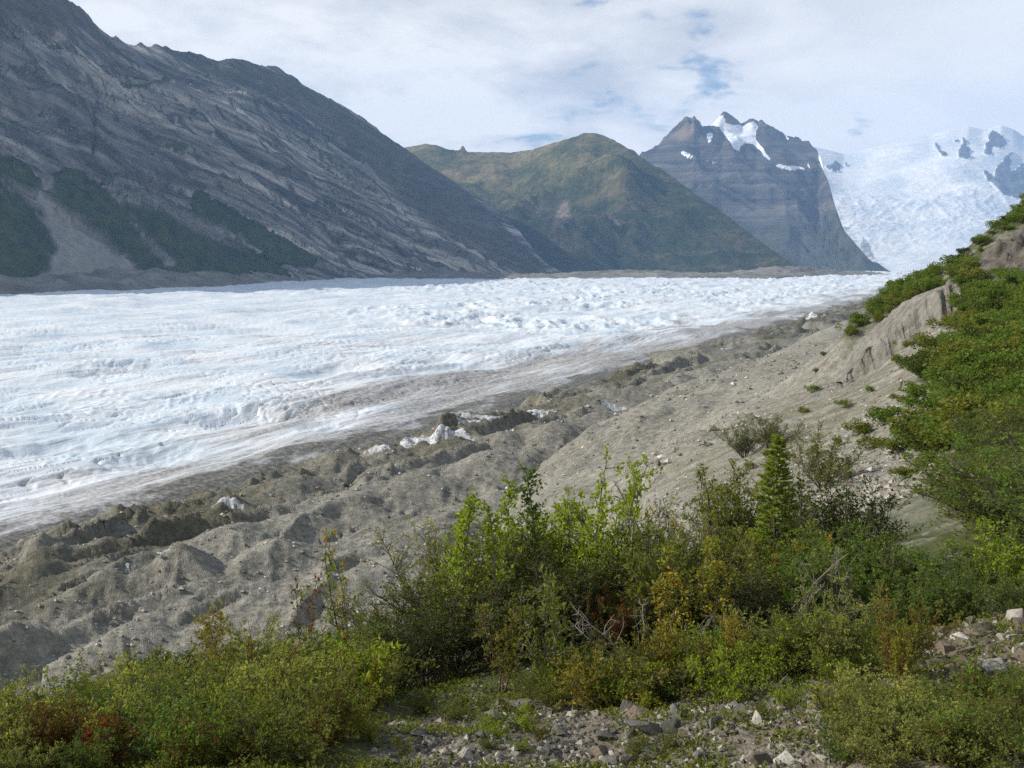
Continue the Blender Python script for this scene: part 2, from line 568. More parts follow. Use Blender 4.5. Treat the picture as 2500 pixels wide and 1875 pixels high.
sc3[..., 1] += back_ * 12.0 - 1.2
sc3[..., 2] -= back_ * 2.2
ii = np.repeat(np.arange(170)[None] * 0.42, 46, 0)
fl_ = 0.16 * fbm(ii / 2.4, sc3[..., 2] / 3.0, 4, seed=37, gain=0.6) + 0.8 * fbm(ii / 9, sc3[..., 2] / 30, 2, seed=38)
sc3[..., 1] -= fl_ * np.clip(kk[..., 0] * 6 + 0.3, 0, 1)
scarp = sheet('scarp', sc3[..., 0], sc3[..., 1], sc3[..., 2], m_ground, 'bare fluted silt scarp cut into the rib of the hillside', 'scarp', {'veg': np.zeros(fl_.shape), 'tan': np.zeros(fl_.shape), 'rock': np.zeros(fl_.shape), 'scarp': np.ones(fl_.shape)})

# ------------------------------------------------------------------ moraine along the ice margin
def base_ice(Y):
    return -66.0 + 0.006 * np.maximum(0, Y - 600.0)

NR, NC = 420, 580
ma = np.linspace(-0.66, 0.50, NC)
ml = np.linspace(math.log(120.0), math.log(1900.0), NR)
MA, ML = np.meshgrid(ma, ml)
MY = np.exp(ML)
MX = MA * MY
u_, v_ = uv_of(MX, MY)
wob = 9 * fbm(u_ / 90, v_ / 90, 3, seed=41) + 3.5 * fbm(u_ / 22, v_ / 22, 3, seed=44)
vm_ = v_ + wob                                                # wobbly distance from the ice edge
MZ = base_ice(MY) - 1.0 + 0.0 * MY
MZ += sstep(vm_, -4, 16) * 2.2 - sstep(vm_, 0, -14) * 7.0
MZ += 4.2 * fbm(u_ / 95, v_ / 34, 3, seed=46, gain=0.42) * sstep(vm_, -6, 20)
hum = np.clip(ridged((u_ + wob * 2) / 95, (v_ + wob) / 30, 3, seed=48, gain=0.35) - 0.5, 0, 2)
MZ += hum * 6.0 * sstep(vm_, -10, 6) * (1 - 0.65 * sstep(vm_, 45, 110))
MZ += 1.5 * np.clip(ridged((u_ + wob) / 34, (v_ + 0.4 * wob) / 11, 4, seed=52, gain=0.55) - 0.5, 0, 2) * sstep(vm_, -10, 6) * (1 - 0.7 * sstep(vm_, 50, 100))
far_m = sstep(MY, 350, 200)
MZ += 1.3 * np.clip(ridged(MX / 10, MY / 10, 4, seed=54) - 0.5, 0, 2) * sstep(vm_, 34, 8) * sstep(vm_, -12, 0) + 0.35 * fbm(MX / 6.5, MY / 6.5, 4, seed=55, gain=0.6) + 0.14 * far_m * fbm(MX / 1.8, MY / 1.8, 2, seed=57)
a_, t_ = None, None
def ground_px(sx, sy, z):
    a, t = ray(sx, sy)
    Y = z / t
    return float(a * Y), float(Y)
# cones, humps and kettles one can pick out: pixel of the foot centre, radius in metres, height, sharpness, stretch along the valley
MOUNDS = [(445, 1425, 13, 8.5, 1.0, 1.3), (250, 1460, 11, 6.5, 0.9, 1.2), (665, 1390, 15, 6.0, 1.7, 1.5), (255, 1350, 8, 3.6, 1.4, 1.4), (90, 1420, 10, 4.5, 1.6, 1.4),
          (580, 1325, 14, 4.5, 1.6, 1.9), (1190, 1160, 22, 7.0, 1.8, 1.5), (1010, 1200, 18, 5.0, 1.7, 1.6), (930, 1330, 11, 3.0, 1.8, 1.4), (1360, 1075, 22, 6.5, 1.4, 1.5), (1230, 1085, 15, 5.0, 1.2, 1.5),
          (1420, 1005, 24, 8.0, 0.9, 1.7), (1480, 990, 22, 9.5, 0.8, 1.2), (1545, 985, 23, 10.0, 0.8, 1.3), (1620, 975, 26, 8.5, 0.8, 1.5), (1660, 950, 25, 9.0, 0.8, 1.3), (1725, 935, 28, 8.5, 0.85, 1.4),
          (1800, 900, 28, 6.0, 1.0, 1.5), (1560, 1045, 26, 5.5, 1.6, 1.7), (1110, 1105, 15, 6.0, 0.9, 1.2), (560, 1255, 10, 5.0, 0.9, 1.0), (830, 1140, 14, 5.0, 1.0, 1.2), (940, 1120, 13, 5.0, 1.0, 1.2),
          (700, 1200, 14, 4.0, 1.4, 1.5), (860, 1240, 14, 3.6, 1.7, 1.4), (120, 1520, 12, 4.0, 1.7, 1.5), (330, 1560, 9, 3.0, 1.7, 1.4), (720, 1290, 12, 3.6, 1.6, 1.3), (1700, 870, 30, 6.5, 0.9, 1.6), (1900, 845, 32, 5.0, 1.1, 1.6)]
for i, (sx, sy, R, hgt, shp, stx) in enumerate(MOUNDS):
    X0, Y0 = ground_px(sx, sy, -65.0)
    du = ((MX - X0) * MU[0] + (MY - Y0) * MU[1]) / stx
    dv = (MX - X0) * MV[0] + (MY - Y0) * MV[1]
    ang = np.arctan2(dv, du)
    rr = np.sqrt(du * du + dv * dv) / R * (1 + 0.16 * np.sin(ang * 3 + i) + 0.10 * fbm(ang * 2.2 + i * 5, np.zeros_like(ang) + i, 2, seed=60))
    k = np.clip(1 - rr, 0, 1)
    prof = np.where(rr < 1, (k if shp <= 1.2 else sstep(k, 0, 1)), 0)
    gul = 1 + 0.20 * (perlin(ang * 5.5, np.zeros_like(ang) + i * 3.3, 62)) * (1 - k) * (shp <= 1.2)
    top = base_ice(MY) + 0.5 + hgt * 1.1 * prof * gul + 0.35 * (ridged(MX / 7 + wob * 0.1, MY / 7, 3, seed=64) - 0.6) + 0.28 * fbm(MX / 3, MY / 3, 2, seed=65)
    MZ = np.where(rr < 1, np.maximum(MZ * (1 - 0.7 * k) + 0.7 * k * np.minimum(MZ, top), top), MZ)
# kettle: steep near walls, white where clean ice is bare
ICEFACE = [(1050, 1075, 17, 6.5), (990, 1062, 7, 4), (560, 1250, 5, 4), (405, 1345, 4.5, 3), (330, 1385, 3, 3), (230, 1420, 3, 3), (1185, 1030, 12, 4), (1290, 1015, 12, 4), (850, 1085, 8, 4), (920, 1115, 6, 3), (1130, 1045, 10, 4), (1745, 855, 16, 3), (1990, 785, 18, 4), (1500, 1005, 9, 4)]
icem = np.zeros(MX.shape)
for i, (sx, sy, R, hgt) in enumerate(ICEFACE):
    X0, Y0 = ground_px(sx, sy, -64.0)
    du = (MX - X0)
    dv = (MY - Y0)
    nz = 0.35 * fbm(MX / (R * 0.5), MY / (R * 0.5), 3, seed=70 + i)
    rr = np.sqrt((du / R) ** 2 + (dv / (R * 0.55)) ** 2) + nz
    k = sstep(rr, 1.0, 0.5)
    cliff = sstep(dv + R * 0.12 * fbm(MX / 4, MY / 4, 2, seed=71), -R * 0.10, R * 0.10)
    MZ += k * hgt * 0.55 * (cliff - 0.6)
    icem = np.maximum(icem, k * sstep(np.abs(dv) / (R * 0.3) + nz, 1.0, 0.5))
SXM, SYM = proj(MX, MY, MZ)
gfloor = ground_z(np.clip(MX, MY * ga[0], MY * ga[-1]), np.clip(MY, 3, 1240))
mdirt = sstep(vm_ + 9 * fbm(u_ / 30, v_ / 9, 4, seed=75), -8, 6)

m_mor, t, out = new_mat('moraine_gravel')
P = t.pos()
gc, gh = gravel_color(t, P, 0.8)
uu = t.vmath('DOT_PRODUCT', P, (MU[0], MU[1], 0.0))
vv = t.vmath('DOT_PRODUCT', P, (MV[0], MV[1], 0.0))
big = t.noise(t.comb(t.math('MULTIPLY', uu, 0.012), t.math('MULTIPLY', vv, 0.03), 0.0), 1.0, 6, 0.6)
wet = t.attr('wet')
gc = t.mix(t.math('MULTIPLY', wet, t.smooth(big, 0.35, 0.6)), gc, t.mix(1.0, gc, (0.50, 0.485, 0.39), 'MULTIPLY'))
icec = t.ramp(t.noise(P, 0.45, 4, 0.7), [(0.36, (0.20, 0.195, 0.18)), (0.48, (0.52, 0.53, 0.53)), (0.62, (0.80, 0.82, 0.83))])
c = t.mix(t.smooth(t.math('ADD', t.attr('ice'), t.math('MULTIPLY', t.math('SUBTRACT', t.noise(P, 0.5, 4), 0.5), 1.6)), 0.40, 0.62), gc, icec)
principled(t, out, c, 0.9, t.bump(gh, 1.3, 1.0))
wetm = sstep(vm_ + 14 * fbm(u_ / 70, v_ / 20, 3, seed=77), 64, 30)
moraine = sheet('moraine', MX, MY, MZ, m_mor, 'grey gravel moraine of cones and hollows along the ice margin', 'moraine', {'ice': icem, 'wet': wetm})

# ------------------------------------------------------------------ glacier
NR, NC = 570, 700
la = np.linspace(-0.66, 0.50, NC)
ll = np.concatenate([np.linspace(math.log(165.0), math.log(900.0), 380), np.linspace(math.log(900.0), math.log(7500.0), 201)[1:]])
LA, LL = np.meshgrid(la, ll)
LY = np.exp(LL)
LX = LA * LY
lu, lv = uv_of(LX, LY)
d_in = -lv                                                    # metres into the ice from its margin
wx = 30 * fbm(lu / 160, lv / 160, 2, seed=81)
LZ = base_ice(LY)
LZ = LZ - 9 * sstep(d_in, 24, -22)
LZ += 3.8 * fbm(lu / 240, (lv + wx) / 110, 3, seed=83) * sstep(d_in, 10, 120)
# serac fields: rough blocks in the middle of the stream, more of them up-valley
ser = sstep(fbm(lu / 420, lv / 240, 3, seed=85) + 0.75 * sstep(lu, 350, 1100) - 0.25, 0.0, 0.55) * sstep(d_in, 60, 170)
ser *= 0.15 + 0.85 * sstep(LA + 0.10 * fbm(lu / 500, lv / 300, 2, seed=86), -0.22, 0.02) * sstep(LY, 330, 700)
ser = np.maximum(ser, 0.03 * sstep(d_in, 30, 140))
rid = ridged((lu + wx) / 46, (lv - wx) / 34, 4, seed=87, gain=0.42)
LZ += ser * 4.6 * (rid - 0.7)
LZ += ser * 1.2 * (ridged(lu / 15, lv / 13, 3, seed=90) - 0.6)
# rounded swells with crevasses across them
sw = fbm(lu / 150, (lv + 0.5 * wx) / 42, 3, seed=92, gain=0.36)
LZ += 3.8 * sw * sstep(d_in, 4, 60) * (1 - 0.5 * ser)
cre = np.clip(np.abs(perlin((lu * 0.55 + lv * 0.83 + wx) / 6.0, (lv * 0.55 - lu * 0.83) / 30, 94)), 0, 1)
cz = sstep(fbm(lu / 130, lv / 90, 2, seed=96), 0.20, 0.5) * sstep(d_in, 40, 110)
LZ -= cz * 0.9 * sstep(cre, 0.13, 0.0) * (1 - sstep(LY, 900, 1500))
# fine flutes along the flow
LZ += 0.55 * fbm(lu / 40, (lv + wx * 0.5) / 5.0, 3, seed=98, gain=0.4) * (1 - sstep(LY, 700, 1300)) * sstep(d_in, -5, 15)
LZ += 0.05 * fbm(lu / 9, lv / 2.0, 2, seed=99) * (1 - sstep(LY, 420, 700))
LZ -= 0.8 * sstep(np.abs(perlin((lu + wx) / 22, (lv - 0.5 * wx) / 9, 106)), 0.10, 0.0) * sstep(d_in, 20, 70) * (1 - sstep(LY, 800, 1300)) * sstep(fbm(lu / 90, lv / 60, 2, seed=107), -0.25, 0.25)
LZ += 0.45 * (ridged(lu / 14, (lv + 0.4 * lu) / 7, 3, seed=108) - 0.7) * sstep(d_in, 20, 90) * (1 - sstep(LY, 900, 1500)) * (0.35 + 0.65 * sstep(fbm(lu / 110, lv / 70, 2, seed=109), -0.1, 0.4))
# a few deep hollows where melt water has cut down
for (sx, sy, R, dep) in ((420, 960, 20, 7), (560, 1010, 22, 8), (300, 905, 26, 9), (140, 1080, 16, 7), (350, 1120, 14, 6), (700, 1010, 16, 6), (830, 905, 22, 6), (1080, 880, 20, 6), (800, 1045, 10, 5)):
    X0, Y0 = ground_px(sx, sy, -66.0)
    du = ((LX - X0) * MU[0] + (LY - Y0) * MU[1]) / 1.9
    dv = (LX - X0) * MV[0] + (LY - Y0) * MV[1]
    rr = np.sqrt(du * du + dv * dv) / R + 0.14 * fbm(LX / (R * .6), LY / (R * .6), 2, seed=101)
    LZ -= 0.5 * dep * sstep(rr, 1.05, 0.1)
stream = fbm(lu / 330, (lv + 0.8 * wx) / 26, 5, seed=103)
wdt = 58 + 95 * sstep(lu, 60, 330) - 35 * sstep(lu, 600, 1100)
gdirt = sstep((d_in + 0.45 * wdt * fbm(lu / 170, lv / 50, 3, seed=105)) / wdt, 1.25, 0.05) * 1.0
gdirt = np.maximum(gdirt, 0.45 * sstep(stream, 0.25, 0.75) * sstep(d_in, 900, 250))
LZ -= 0.034 * np.maximum(0, LY - 4500)
edge = sstep(d_in + 16 * fbm(lu / 40, lv / 16, 4, seed=111, gain=0.6), 34, 4)

m_ice, t, out = new_mat('glacier_ice')
P = t.pos()
uu = t.vmath('DOT_PRODUCT', P, (MU[0], MU[1], 0.0))
vv = t.vmath('DOT_PRODUCT', P, (MV[0], MV[1], 0.0))
zz_ = t.sep(P)[2]
st1 = t.noise(t.comb(t.math('MULTIPLY', uu, 0.014), t.math('MULTIPLY', vv, 0.10), t.math('MULTIPLY', zz_, 0.10)), 1.0, 5, 0.62, 0.4)
st2 = t.noise(t.comb(t.math('MULTIPLY', uu, 0.035), t.math('MULTIPLY', vv, 0.42), t.math('MULTIPLY', zz_, 0.45)), 1.0, 5, 0.66, 0.3)
pt = t.noise(P, 0.016, 3, 0.6)
sp = t.noise(P, 0.55, 4, 0.66)
clean = t.ramp(pt, [(0.36, (0.60, 0.69, 0.75)), (0.5, (0.72, 0.775, 0.805)), (0.64, (0.80, 0.815, 0.82))])
clean = t.mix(t.math('MULTIPLY', t.smooth(st2, 0.56, 0.63), 0.55), clean, (0.40, 0.40, 0.40))
dirtc = t.ramp(sp, [(0.36, (0.17, 0.158, 0.14)), (0.5, (0.33, 0.312, 0.288)), (0.64, (0.52, 0.505, 0.48))])
dm = t.math('ADD', t.math('MULTIPLY', t.attr('dirt'), 1.05), t.math('MULTIPLY', t.math('SUBTRACT', st1, 0.5), 1.9))
dm = t.math('ADD', dm, t.math('MULTIPLY', t.math('SUBTRACT', st2, 0.5), 1.1))
dm = t.smooth(dm, 0.15, 1.1)
lin = t.noise(t.comb(t.math('MULTIPLY', uu, 0.006), t.math('MULTIPLY', vv, 0.20), t.math('MULTIPLY', zz_, 0.16)), 1.0, 4, 0.7, 0.6)
clean = t.mix(t.math('MULTIPLY', t.smooth(lin, 0.56, 0.61), 0.42), clean, (0.40, 0.39, 0.38))
c = t.mix(dm, clean, dirtc)
deb = t.ramp(sp, [(0.36, (0.085, 0.080, 0.064)), (0.5, (0.165, 0.156, 0.128)), (0.64, (0.28, 0.265, 0.22))])
c = t.mix(t.smooth(t.math('ADD', t.attr('edge'), t.math('MULTIPLY', t.math('SUBTRACT', st1, 0.5), 1.2)), 0.30, 0.75), c, deb)
hh = t.math('ADD', t.math('MULTIPLY', st2, 0.7), t.math('MULTIPLY', sp, 0.35))
b = principled(t, out, c, 0.62, t.bump(hh, 0.8, 0.8), spec=0.3)
glacier = sheet('glacier', LX, LY, LZ, m_ice, 'broad white glacier with dirty grey flank filling the valley', 'glacier', {'dirt': gdirt, 'edge': edge})

# ------------------------------------------------------------------ mountains
def ridge_sheet(ridge, baseY, a0, a1, nc, nr, nb, prof=1.0, base_z=-95.0, back=0.5, back_drop=0.5):
    """ridge: (sx, sy, distance); baseY: (sx, distance). A wall rising from a foot line to a crest line and falling away behind it."""
    R = sorted(ridge)
    rs = np.array([ray(x, y) for x, y, _ in R])
    ry = np.array([q[2] for q in R], float)
    B = sorted(baseY)
    ba = np.array([(x - 1250.0) / FPX for x, _ in B])
    by = np.array([q[1] for q in B], float)
    a = np.linspace(a0, a1, nc)
    tr = np.interp(a, rs[:, 0], rs[:, 1])
    Yr = np.interp(a, rs[:, 0], ry)
    Yb = np.minimum(np.interp(a, ba, by), Yr - 60)
    tf = np.linspace(0, 1, nr)[:, None]
    tb = np.linspace(0, 1, nb + 1)[1:, None]
    zr = tr * Yr
    k = 1.0
    Yf = Yb + (Yr - Yb) * tf
    kw = max(3, nc // 14)
    ker = np.hanning(kw * 2 + 1)
    zr_s = np.convolve(np.pad(zr, kw, mode='edge'), ker / ker.sum(), mode='valid')
    Zf = base_z + (zr_s - base_z) * (tf ** prof) + (zr - zr_s) * sstep(tf, 0.86, 1.0)
    Yk = Yr + (Yr - Yb) * back * tb
    Zk = zr + (base_z - zr) * back_drop * tb
    Y = np.concatenate([Yf, Yk])
    Z = np.concatenate([Zf, Zk])
    T = np.concatenate([np.repeat(tf, nc, 1), 1 + np.repeat(tb, nc, 1)])
    A = np.repeat(a[None], len(Y), 0)
    return A * Y, Y, Z, T, A

VS = np.array([0.43, 0.90])
def left_base(sx):
    a = (sx - 1250.0) / FPX
    s = (-967 - a * 1881) / (a * 0.9 - 0.43)
    return 1881 + 0.9 * s
def left_ridge(sx):
    a = (sx - 1250.0) / FPX
    s = (2137 + 2441 * a) / (0.43 - 0.9 * a)
    return 2441 + 0.9 * s

R1 = [(-900, -560), (-400, -330), (0, -110), (120, -35), (172, 2), (200, 22), (225, 50), (282, 92), (320, 104), (372, 113), (452, 126), (500, 138), (531, 148), (560, 141), (588, 143), (640, 158), (676, 160), (735, 203), (780, 226), (814, 243), (850, 268), (893, 294), (938, 328), (985, 358)]
ridge1 = [(x, y, left_ridge(x) * (1 if x < 800 else 1 - 0.06 * (x - 800) / 185)) for x, y in R1] + [(1050, 406, 5150), (1130, 455, 5050), (1200, 503, 4880), (1270, 566, 4650), (1320, 632, 4420), (1350, 672, 4300), (1400, 690, 4200)]
base1 = [(x, left_base(x)) for x in (-900, -600, -300, 0, 300, 600, 900, 1100, 1250, 1345)] + [(1400, 4150)]
X, Y, Z, T, A = ridge_sheet(ridge1, base1, -0.86, 0.055, 430, 270, 24, prof=0.95)
s_ = X * VS[0] + Y * VS[1]
o_ = X * VS[1] - Y * VS[0]
env = np.clip(T * 6, 0, 1) * np.where(T < 1, np.clip((1 - T) * 3.2, 0, 1), 0.3)
q_ = Z + 0.52 * s_ + 40 * fbm(s_ / 500, Z / 400, 2, seed=120)
endfade = sstep(A, 0.05, -0.02)
disp = 60 * (ridged(s_ / 560, o_ / 1300, 3, seed=121, gain=0.4) - 0.75) * env
disp += 30 * (ridged(q_ / 80, s_ / 1100, 4, seed=125, gain=0.55) - 0.7) * env * (1 - 0.6 * sstep(T, 0.75, 0.95))
disp += 15 * (ridged(s_ / 80, q_ / 200, 4, seed=128) - 0.6) * env * (0.4 + 0.6 * sstep(fbm(s_ / 300, Z / 200, 2, seed=129), -0.3, 0.3))
disp += 6 * fbm(s_ / 120, q_ / 12, 3, seed=131) * env
crest = 11 * (ridged(s_ / 130, o_ * 0, 4, seed=134, gain=0.6) - 0.7) * sstep(T, 0.9, 1.0) * sstep(A, -0.26, -0.36)
crest += 3 * fbm(s_ / 40, o_ / 40, 3, seed=136) * sstep(T, 0.92, 1.0)
Z1 = Z + (disp + crest) * endfade
# deep black chimney in the wall
sxm, sym = proj(X, Y, Z1)
chim = np.exp(-((sxm - 228 + (sym - 300) * 0.03) / 5.0) ** 2) * sstep(sym, 230, 260) * sstep(sym, 385, 350)
Z1 -= 26 * chim
FAN = [(118, 425), (130, 440), (120, 480), (165, 510), (215, 550), (265, 592), (340, 650), (335, 690), (100, 690), (126, 640), (118, 570), (92, 520), (75, 486), (40, 462), (0, 432), (0, 424), (50, 455), (92, 478), (105, 450)]
FAN2 = [(300, 505), (320, 525), (370, 590), (440, 650), (410, 655), (370, 610), (340, 565)]
FAN3 = [(250, 450), (330, 475), (400, 490), (460, 530), (545, 560), (600, 588), (590, 600), (520, 578), (450, 545), (395, 505), (300, 480)]
G1 = [(-400, 330), (0, 376), (52, 388), (100, 435), (118, 470), (150, 405), (205, 420), (300, 500), (400, 492), (440, 522), (480, 562), (560, 575), (600, 600), (700, 648), (700, 700), (-400, 700)]
G2 = [(468, 480), (482, 462), (520, 480), (600, 525), (700, 585), (810, 648), (700, 648), (600, 588), (545, 555), (470, 530)]
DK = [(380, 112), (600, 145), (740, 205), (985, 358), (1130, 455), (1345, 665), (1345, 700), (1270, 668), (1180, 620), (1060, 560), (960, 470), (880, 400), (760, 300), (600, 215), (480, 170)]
nj = 18 * fbm(s_ / 60, Z / 60, 4, seed=140, gain=0.6)
px_, py_ = sxm + nj, sym + nj * 0.6
fr = T < 1.0
fan = (in_poly(px_, py_, FAN) | in_poly(px_, py_, FAN2) | in_poly(sxm + nj * 0.4, sym + nj * 0.3, FAN3)) & fr
veg1 = (in_poly(px_, py_, G1) | in_poly(px_, py_, G2)) & fr & ~fan
veg1 = blur(veg1.astype(float), 1)
veg1 = np.maximum(veg1, 0.50 * sstep(fbm(s_ / 260, q_ / 40, 3, seed=142), 0.2, 0.5) * fr)
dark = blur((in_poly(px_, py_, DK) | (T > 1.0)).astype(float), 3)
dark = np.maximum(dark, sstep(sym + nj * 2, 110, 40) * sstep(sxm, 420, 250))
fan = blur(fan.astype(float), 1)
sxm0, sym0, nj0 = sxm.copy(), sym.copy(), nj.copy()
smoothz = blur(Z1, 6)
Z1 = Z1 * (1 - 0.85 * np.maximum(fan, 0.6 * veg1)) + smoothz * 0.85 * np.maximum(fan, 0.6 * veg1)

m_rock, t, out = new_mat('mountain_limestone')
P = t.pos()
px, py, pz = t.sep(P)
ss = t.vmath('DOT_PRODUCT', P, (0.43, 0.90, 0.0))
warp = t.math('MULTIPLY', t.noise(P, 0.0030, 2, 0.5), 130.0)
q = t.math('ADD', t.math('ADD', pz, t.math('MULTIPLY', ss, 0.52)), warp)
bed = t.noise(t.comb(t.math('MULTIPLY', q, 0.030), t.math('MULTIPLY', ss, 0.0016), 0.0), 1.0, 4, 0.60, 0.25)
bed2 = t.noise(t.comb(t.math('MULTIPLY', q, 0.0075), t.math('MULTIPLY', ss, 0.0012), 0.0), 1.0, 2, 0.55, 0.2)
crk = t.noise(t.comb(t.math('MULTIPLY', ss, 0.024), t.math('MULTIPLY', q, 0.009), 0.0), 1.0, 4, 0.66, 0.6)
mot = t.noise(P, 0.006, 3, 0.62)
rc = t.ramp(bed, [(0.40, (0.060, 0.061, 0.060)), (0.47, (0.140, 0.138, 0.131)), (0.53, (0.24, 0.232, 0.212)), (0.60, (0.42, 0.39, 0.34))])
bf = t.attr('bed')
blk = t.ramp(t.noise(t.comb(t.math('MULTIPLY', ss, 0.010), t.math('MULTIPLY', q, 0.010), t.math('MULTIPLY', pz, 0.006)), 1.0, 5, 0.66, 0.5), [(0.40, (0.075, 0.076, 0.074)), (0.5, (0.18, 0.177, 0.166)), (0.60, (0.30, 0.288, 0.26))])
rc = t.mix(bf, blk, rc)
rc = t.mix(1.0, rc, t.ramp(bed2, [(0.40, (0.80, 0.81, 0.84)), (0.60, (1.75, 1.70, 1.60))]), 'MULTIPLY')
rc = t.mix(t.smooth(crk, 0.46, 0.39, 0.0, 0.75), rc, (0.034, 0.034, 0.036))
rc = t.mix(t.math('MULTIPLY', t.smooth(mot, 0.52, 0.66), 0.30), rc, (0.23, 0.18, 0.12))
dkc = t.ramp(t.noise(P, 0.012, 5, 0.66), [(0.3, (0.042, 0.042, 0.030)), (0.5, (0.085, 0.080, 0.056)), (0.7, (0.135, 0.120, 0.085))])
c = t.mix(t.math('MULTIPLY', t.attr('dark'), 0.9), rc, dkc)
vgn = t.noise(P, 0.03, 4, 0.66)
vgc = t.ramp(vgn, [(0.36, (0.020, 0.034, 0.012)), (0.5, (0.040, 0.062, 0.019)), (0.64, (0.072, 0.080, 0.030))])
vf = t.smooth(t.math('ADD', t.attr('veg'), t.math('MULTIPLY', t.math('SUBTRACT', vgn, 0.5), 1.2)), 0.42, 0.58)
c = t.mix(vf, c, vgc)
sc = t.ramp(t.noise(P, 0.05, 5, 0.6), [(0.3, (0.20, 0.192, 0.165)), (0.7, (0.33, 0.315, 0.28))])
c = t.mix(t.attr('scree'), c, sc)
hb = t.math('ADD', t.math('MULTIPLY', crk, 34.0), t.math('MULTIPLY', bed, 34.0))
hb = t.math('MULTIPLY', hb, t.math('SUBTRACT', 1.0, t.math('MAXIMUM', t.attr('scree'), t.math('MULTIPLY', t.attr('veg'), 0.8))))
principled(t, out, c, 0.95, t.bump(hb, 1.0, 1.0), spec=0.1)
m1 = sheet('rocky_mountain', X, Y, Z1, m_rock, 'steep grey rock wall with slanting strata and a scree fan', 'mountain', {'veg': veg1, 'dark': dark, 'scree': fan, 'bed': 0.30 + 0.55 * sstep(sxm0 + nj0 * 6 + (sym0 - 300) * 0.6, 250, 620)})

# grassy middle mountain
ridge2 = [(700, 420, 7400), (900, 380, 7200), (985, 360, 7000), (1040, 350, 6900), (1085, 362, 6800), (1118, 371, 6700), (1130, 364, 6680), (1140, 370, 6650), (1190, 371, 6600), (1250, 371, 6500), (1300, 364, 6300), (1350, 348, 6100), (1395, 335, 5950), (1420, 328, 5900), (1445, 325, 5870), (1468, 328, 5850), (1500, 341, 5750), (1530, 362, 5650), (1560, 378, 5550), (1610, 413, 5400), (1660, 448, 5250), (1720, 490, 5100), (1800, 548, 4900), (1880, 606, 4700), (1940, 648, 4560), (1975, 664, 4480), (2050, 690, 4400)]
base2 = [(700, 4500), (1100, 4500), (1345, 4450), (1500, 4700), (1600, 4720), (1800, 4480), (1960, 4390), (2050, 4340)]
X, Y, Z, T, A = ridge_sheet(ridge2, base2, -0.24, 0.335, 320, 240, 30, prof=0.92)
s_ = X * VS[0] + Y * VS[1]
o_ = X * VS[1] - Y * VS[0]
env = np.clip(T * 6, 0, 1) * np.where(T < 1, np.clip((1 - T) * 2.6, 0, 1), 0.3) * sstep(A, 0.33, 0.24)
rib = 0.078 + 0.040 * (1 - T) * 1.6
dA = A - rib
Zb = Z + 185 * np.exp(-np.sqrt(dA * dA + 9e-5) / 0.040) * env * sstep(T, 0.25, 0.6) * sstep(1 - T, 0.0, 0.45) - 90 * np.exp(-((dA + 0.07) / 0.045) ** 2) * env * sstep(T, 0.2, 0.5)
Zb += env * (62 * (ridged(s_ / 520, o_ / 900, 4, seed=151) - 0.75) + 26 * (ridged(s_ / 130, o_ / 480, 5, seed=155, gain=0.6) - 0.65) + 9 * fbm(s_ / 60, o_ / 90, 3, seed=158))
Zb += 3 * fbm(s_ / 50, o_ / 50, 3, seed=159) * sstep(T, 0.9, 1) * (T <= 1)
sxm, sym = proj(X, Y, Zb)
Zb += 20 * np.exp(-((sxm - 1130) / 4.0) ** 2) * (np.abs(T - 1) < 0.004)
grass2 = sstep(sym + 30 * fbm(s_ / 150, o_ / 150, 3, seed=160), 530, 440) * sstep(sxm + 20 * fbm(s_ / 90, o_ / 90, 2, seed=161), 1560, 1490)  # grass up to the summit; the shaded right flank stays in darker colours
scree2 = blur((in_poly(sxm, sym, [(1385, 490), (1392, 530), (1370, 555), (1345, 560), (1358, 520), (1375, 490)]) | in_poly(sxm, sym, [(1320, 490), (1328, 500), (1312, 522), (1300, 525)]) | in_poly(sxm, sym, [(1480, 515), (1500, 530), (1520, 560), (1500, 545)])).astype(float), 1)
m_grass, t, out = new_mat('mountain_tundra')
P = t.pos()
ss = t.vmath('DOT_PRODUCT', P, (0.43, 0.90, 0.0))
oo = t.vmath('DOT_PRODUCT', P, (0.90, -0.43, 0.0))
n1 = t.noise(P, 0.004, 6, 0.62)
n2 = t.noise(t.comb(t.math('MULTIPLY', ss, 0.02), t.math('MULTIPLY', oo, 0.004), 0.0), 1.0, 6, 0.62)
low = t.ramp(n2, [(0.36, (0.016, 0.029, 0.013)), (0.5, (0.034, 0.045, 0.021)), (0.62, (0.070, 0.062, 0.037))])  # dark vegetation, also painting the shade of the lower right flank
up = t.ramp(n1, [(0.38, (0.045, 0.056, 0.022)), (0.5, (0.105, 0.100, 0.042)), (0.60, (0.165, 0.135, 0.072))])
c = t.mix(t.attr('grass'), low, up)
c = t.mix(t.attr('scree'), c, (0.16, 0.135, 0.11))
c = t.mix(0.5, c, t.mix(1.0, c, t.ramp(t.noise(P, 0.035, 4, 0.7), [(0.38, (0.35, 0.4, 0.4)), (0.62, (1.7, 1.6, 1.5))]), 'MULTIPLY'))
principled(t, out, c, 0.95, t.bump(t.math('MULTIPLY', n2, 34.0), 1.0, 0.9), spec=0.1)
m2 = sheet('grassy_mountain', X, Y, Zb, m_grass, 'rounded brown-green mountain with a smooth summit behind the rock wall', 'mountain', {'grass': grass2, 'scree': scree2})

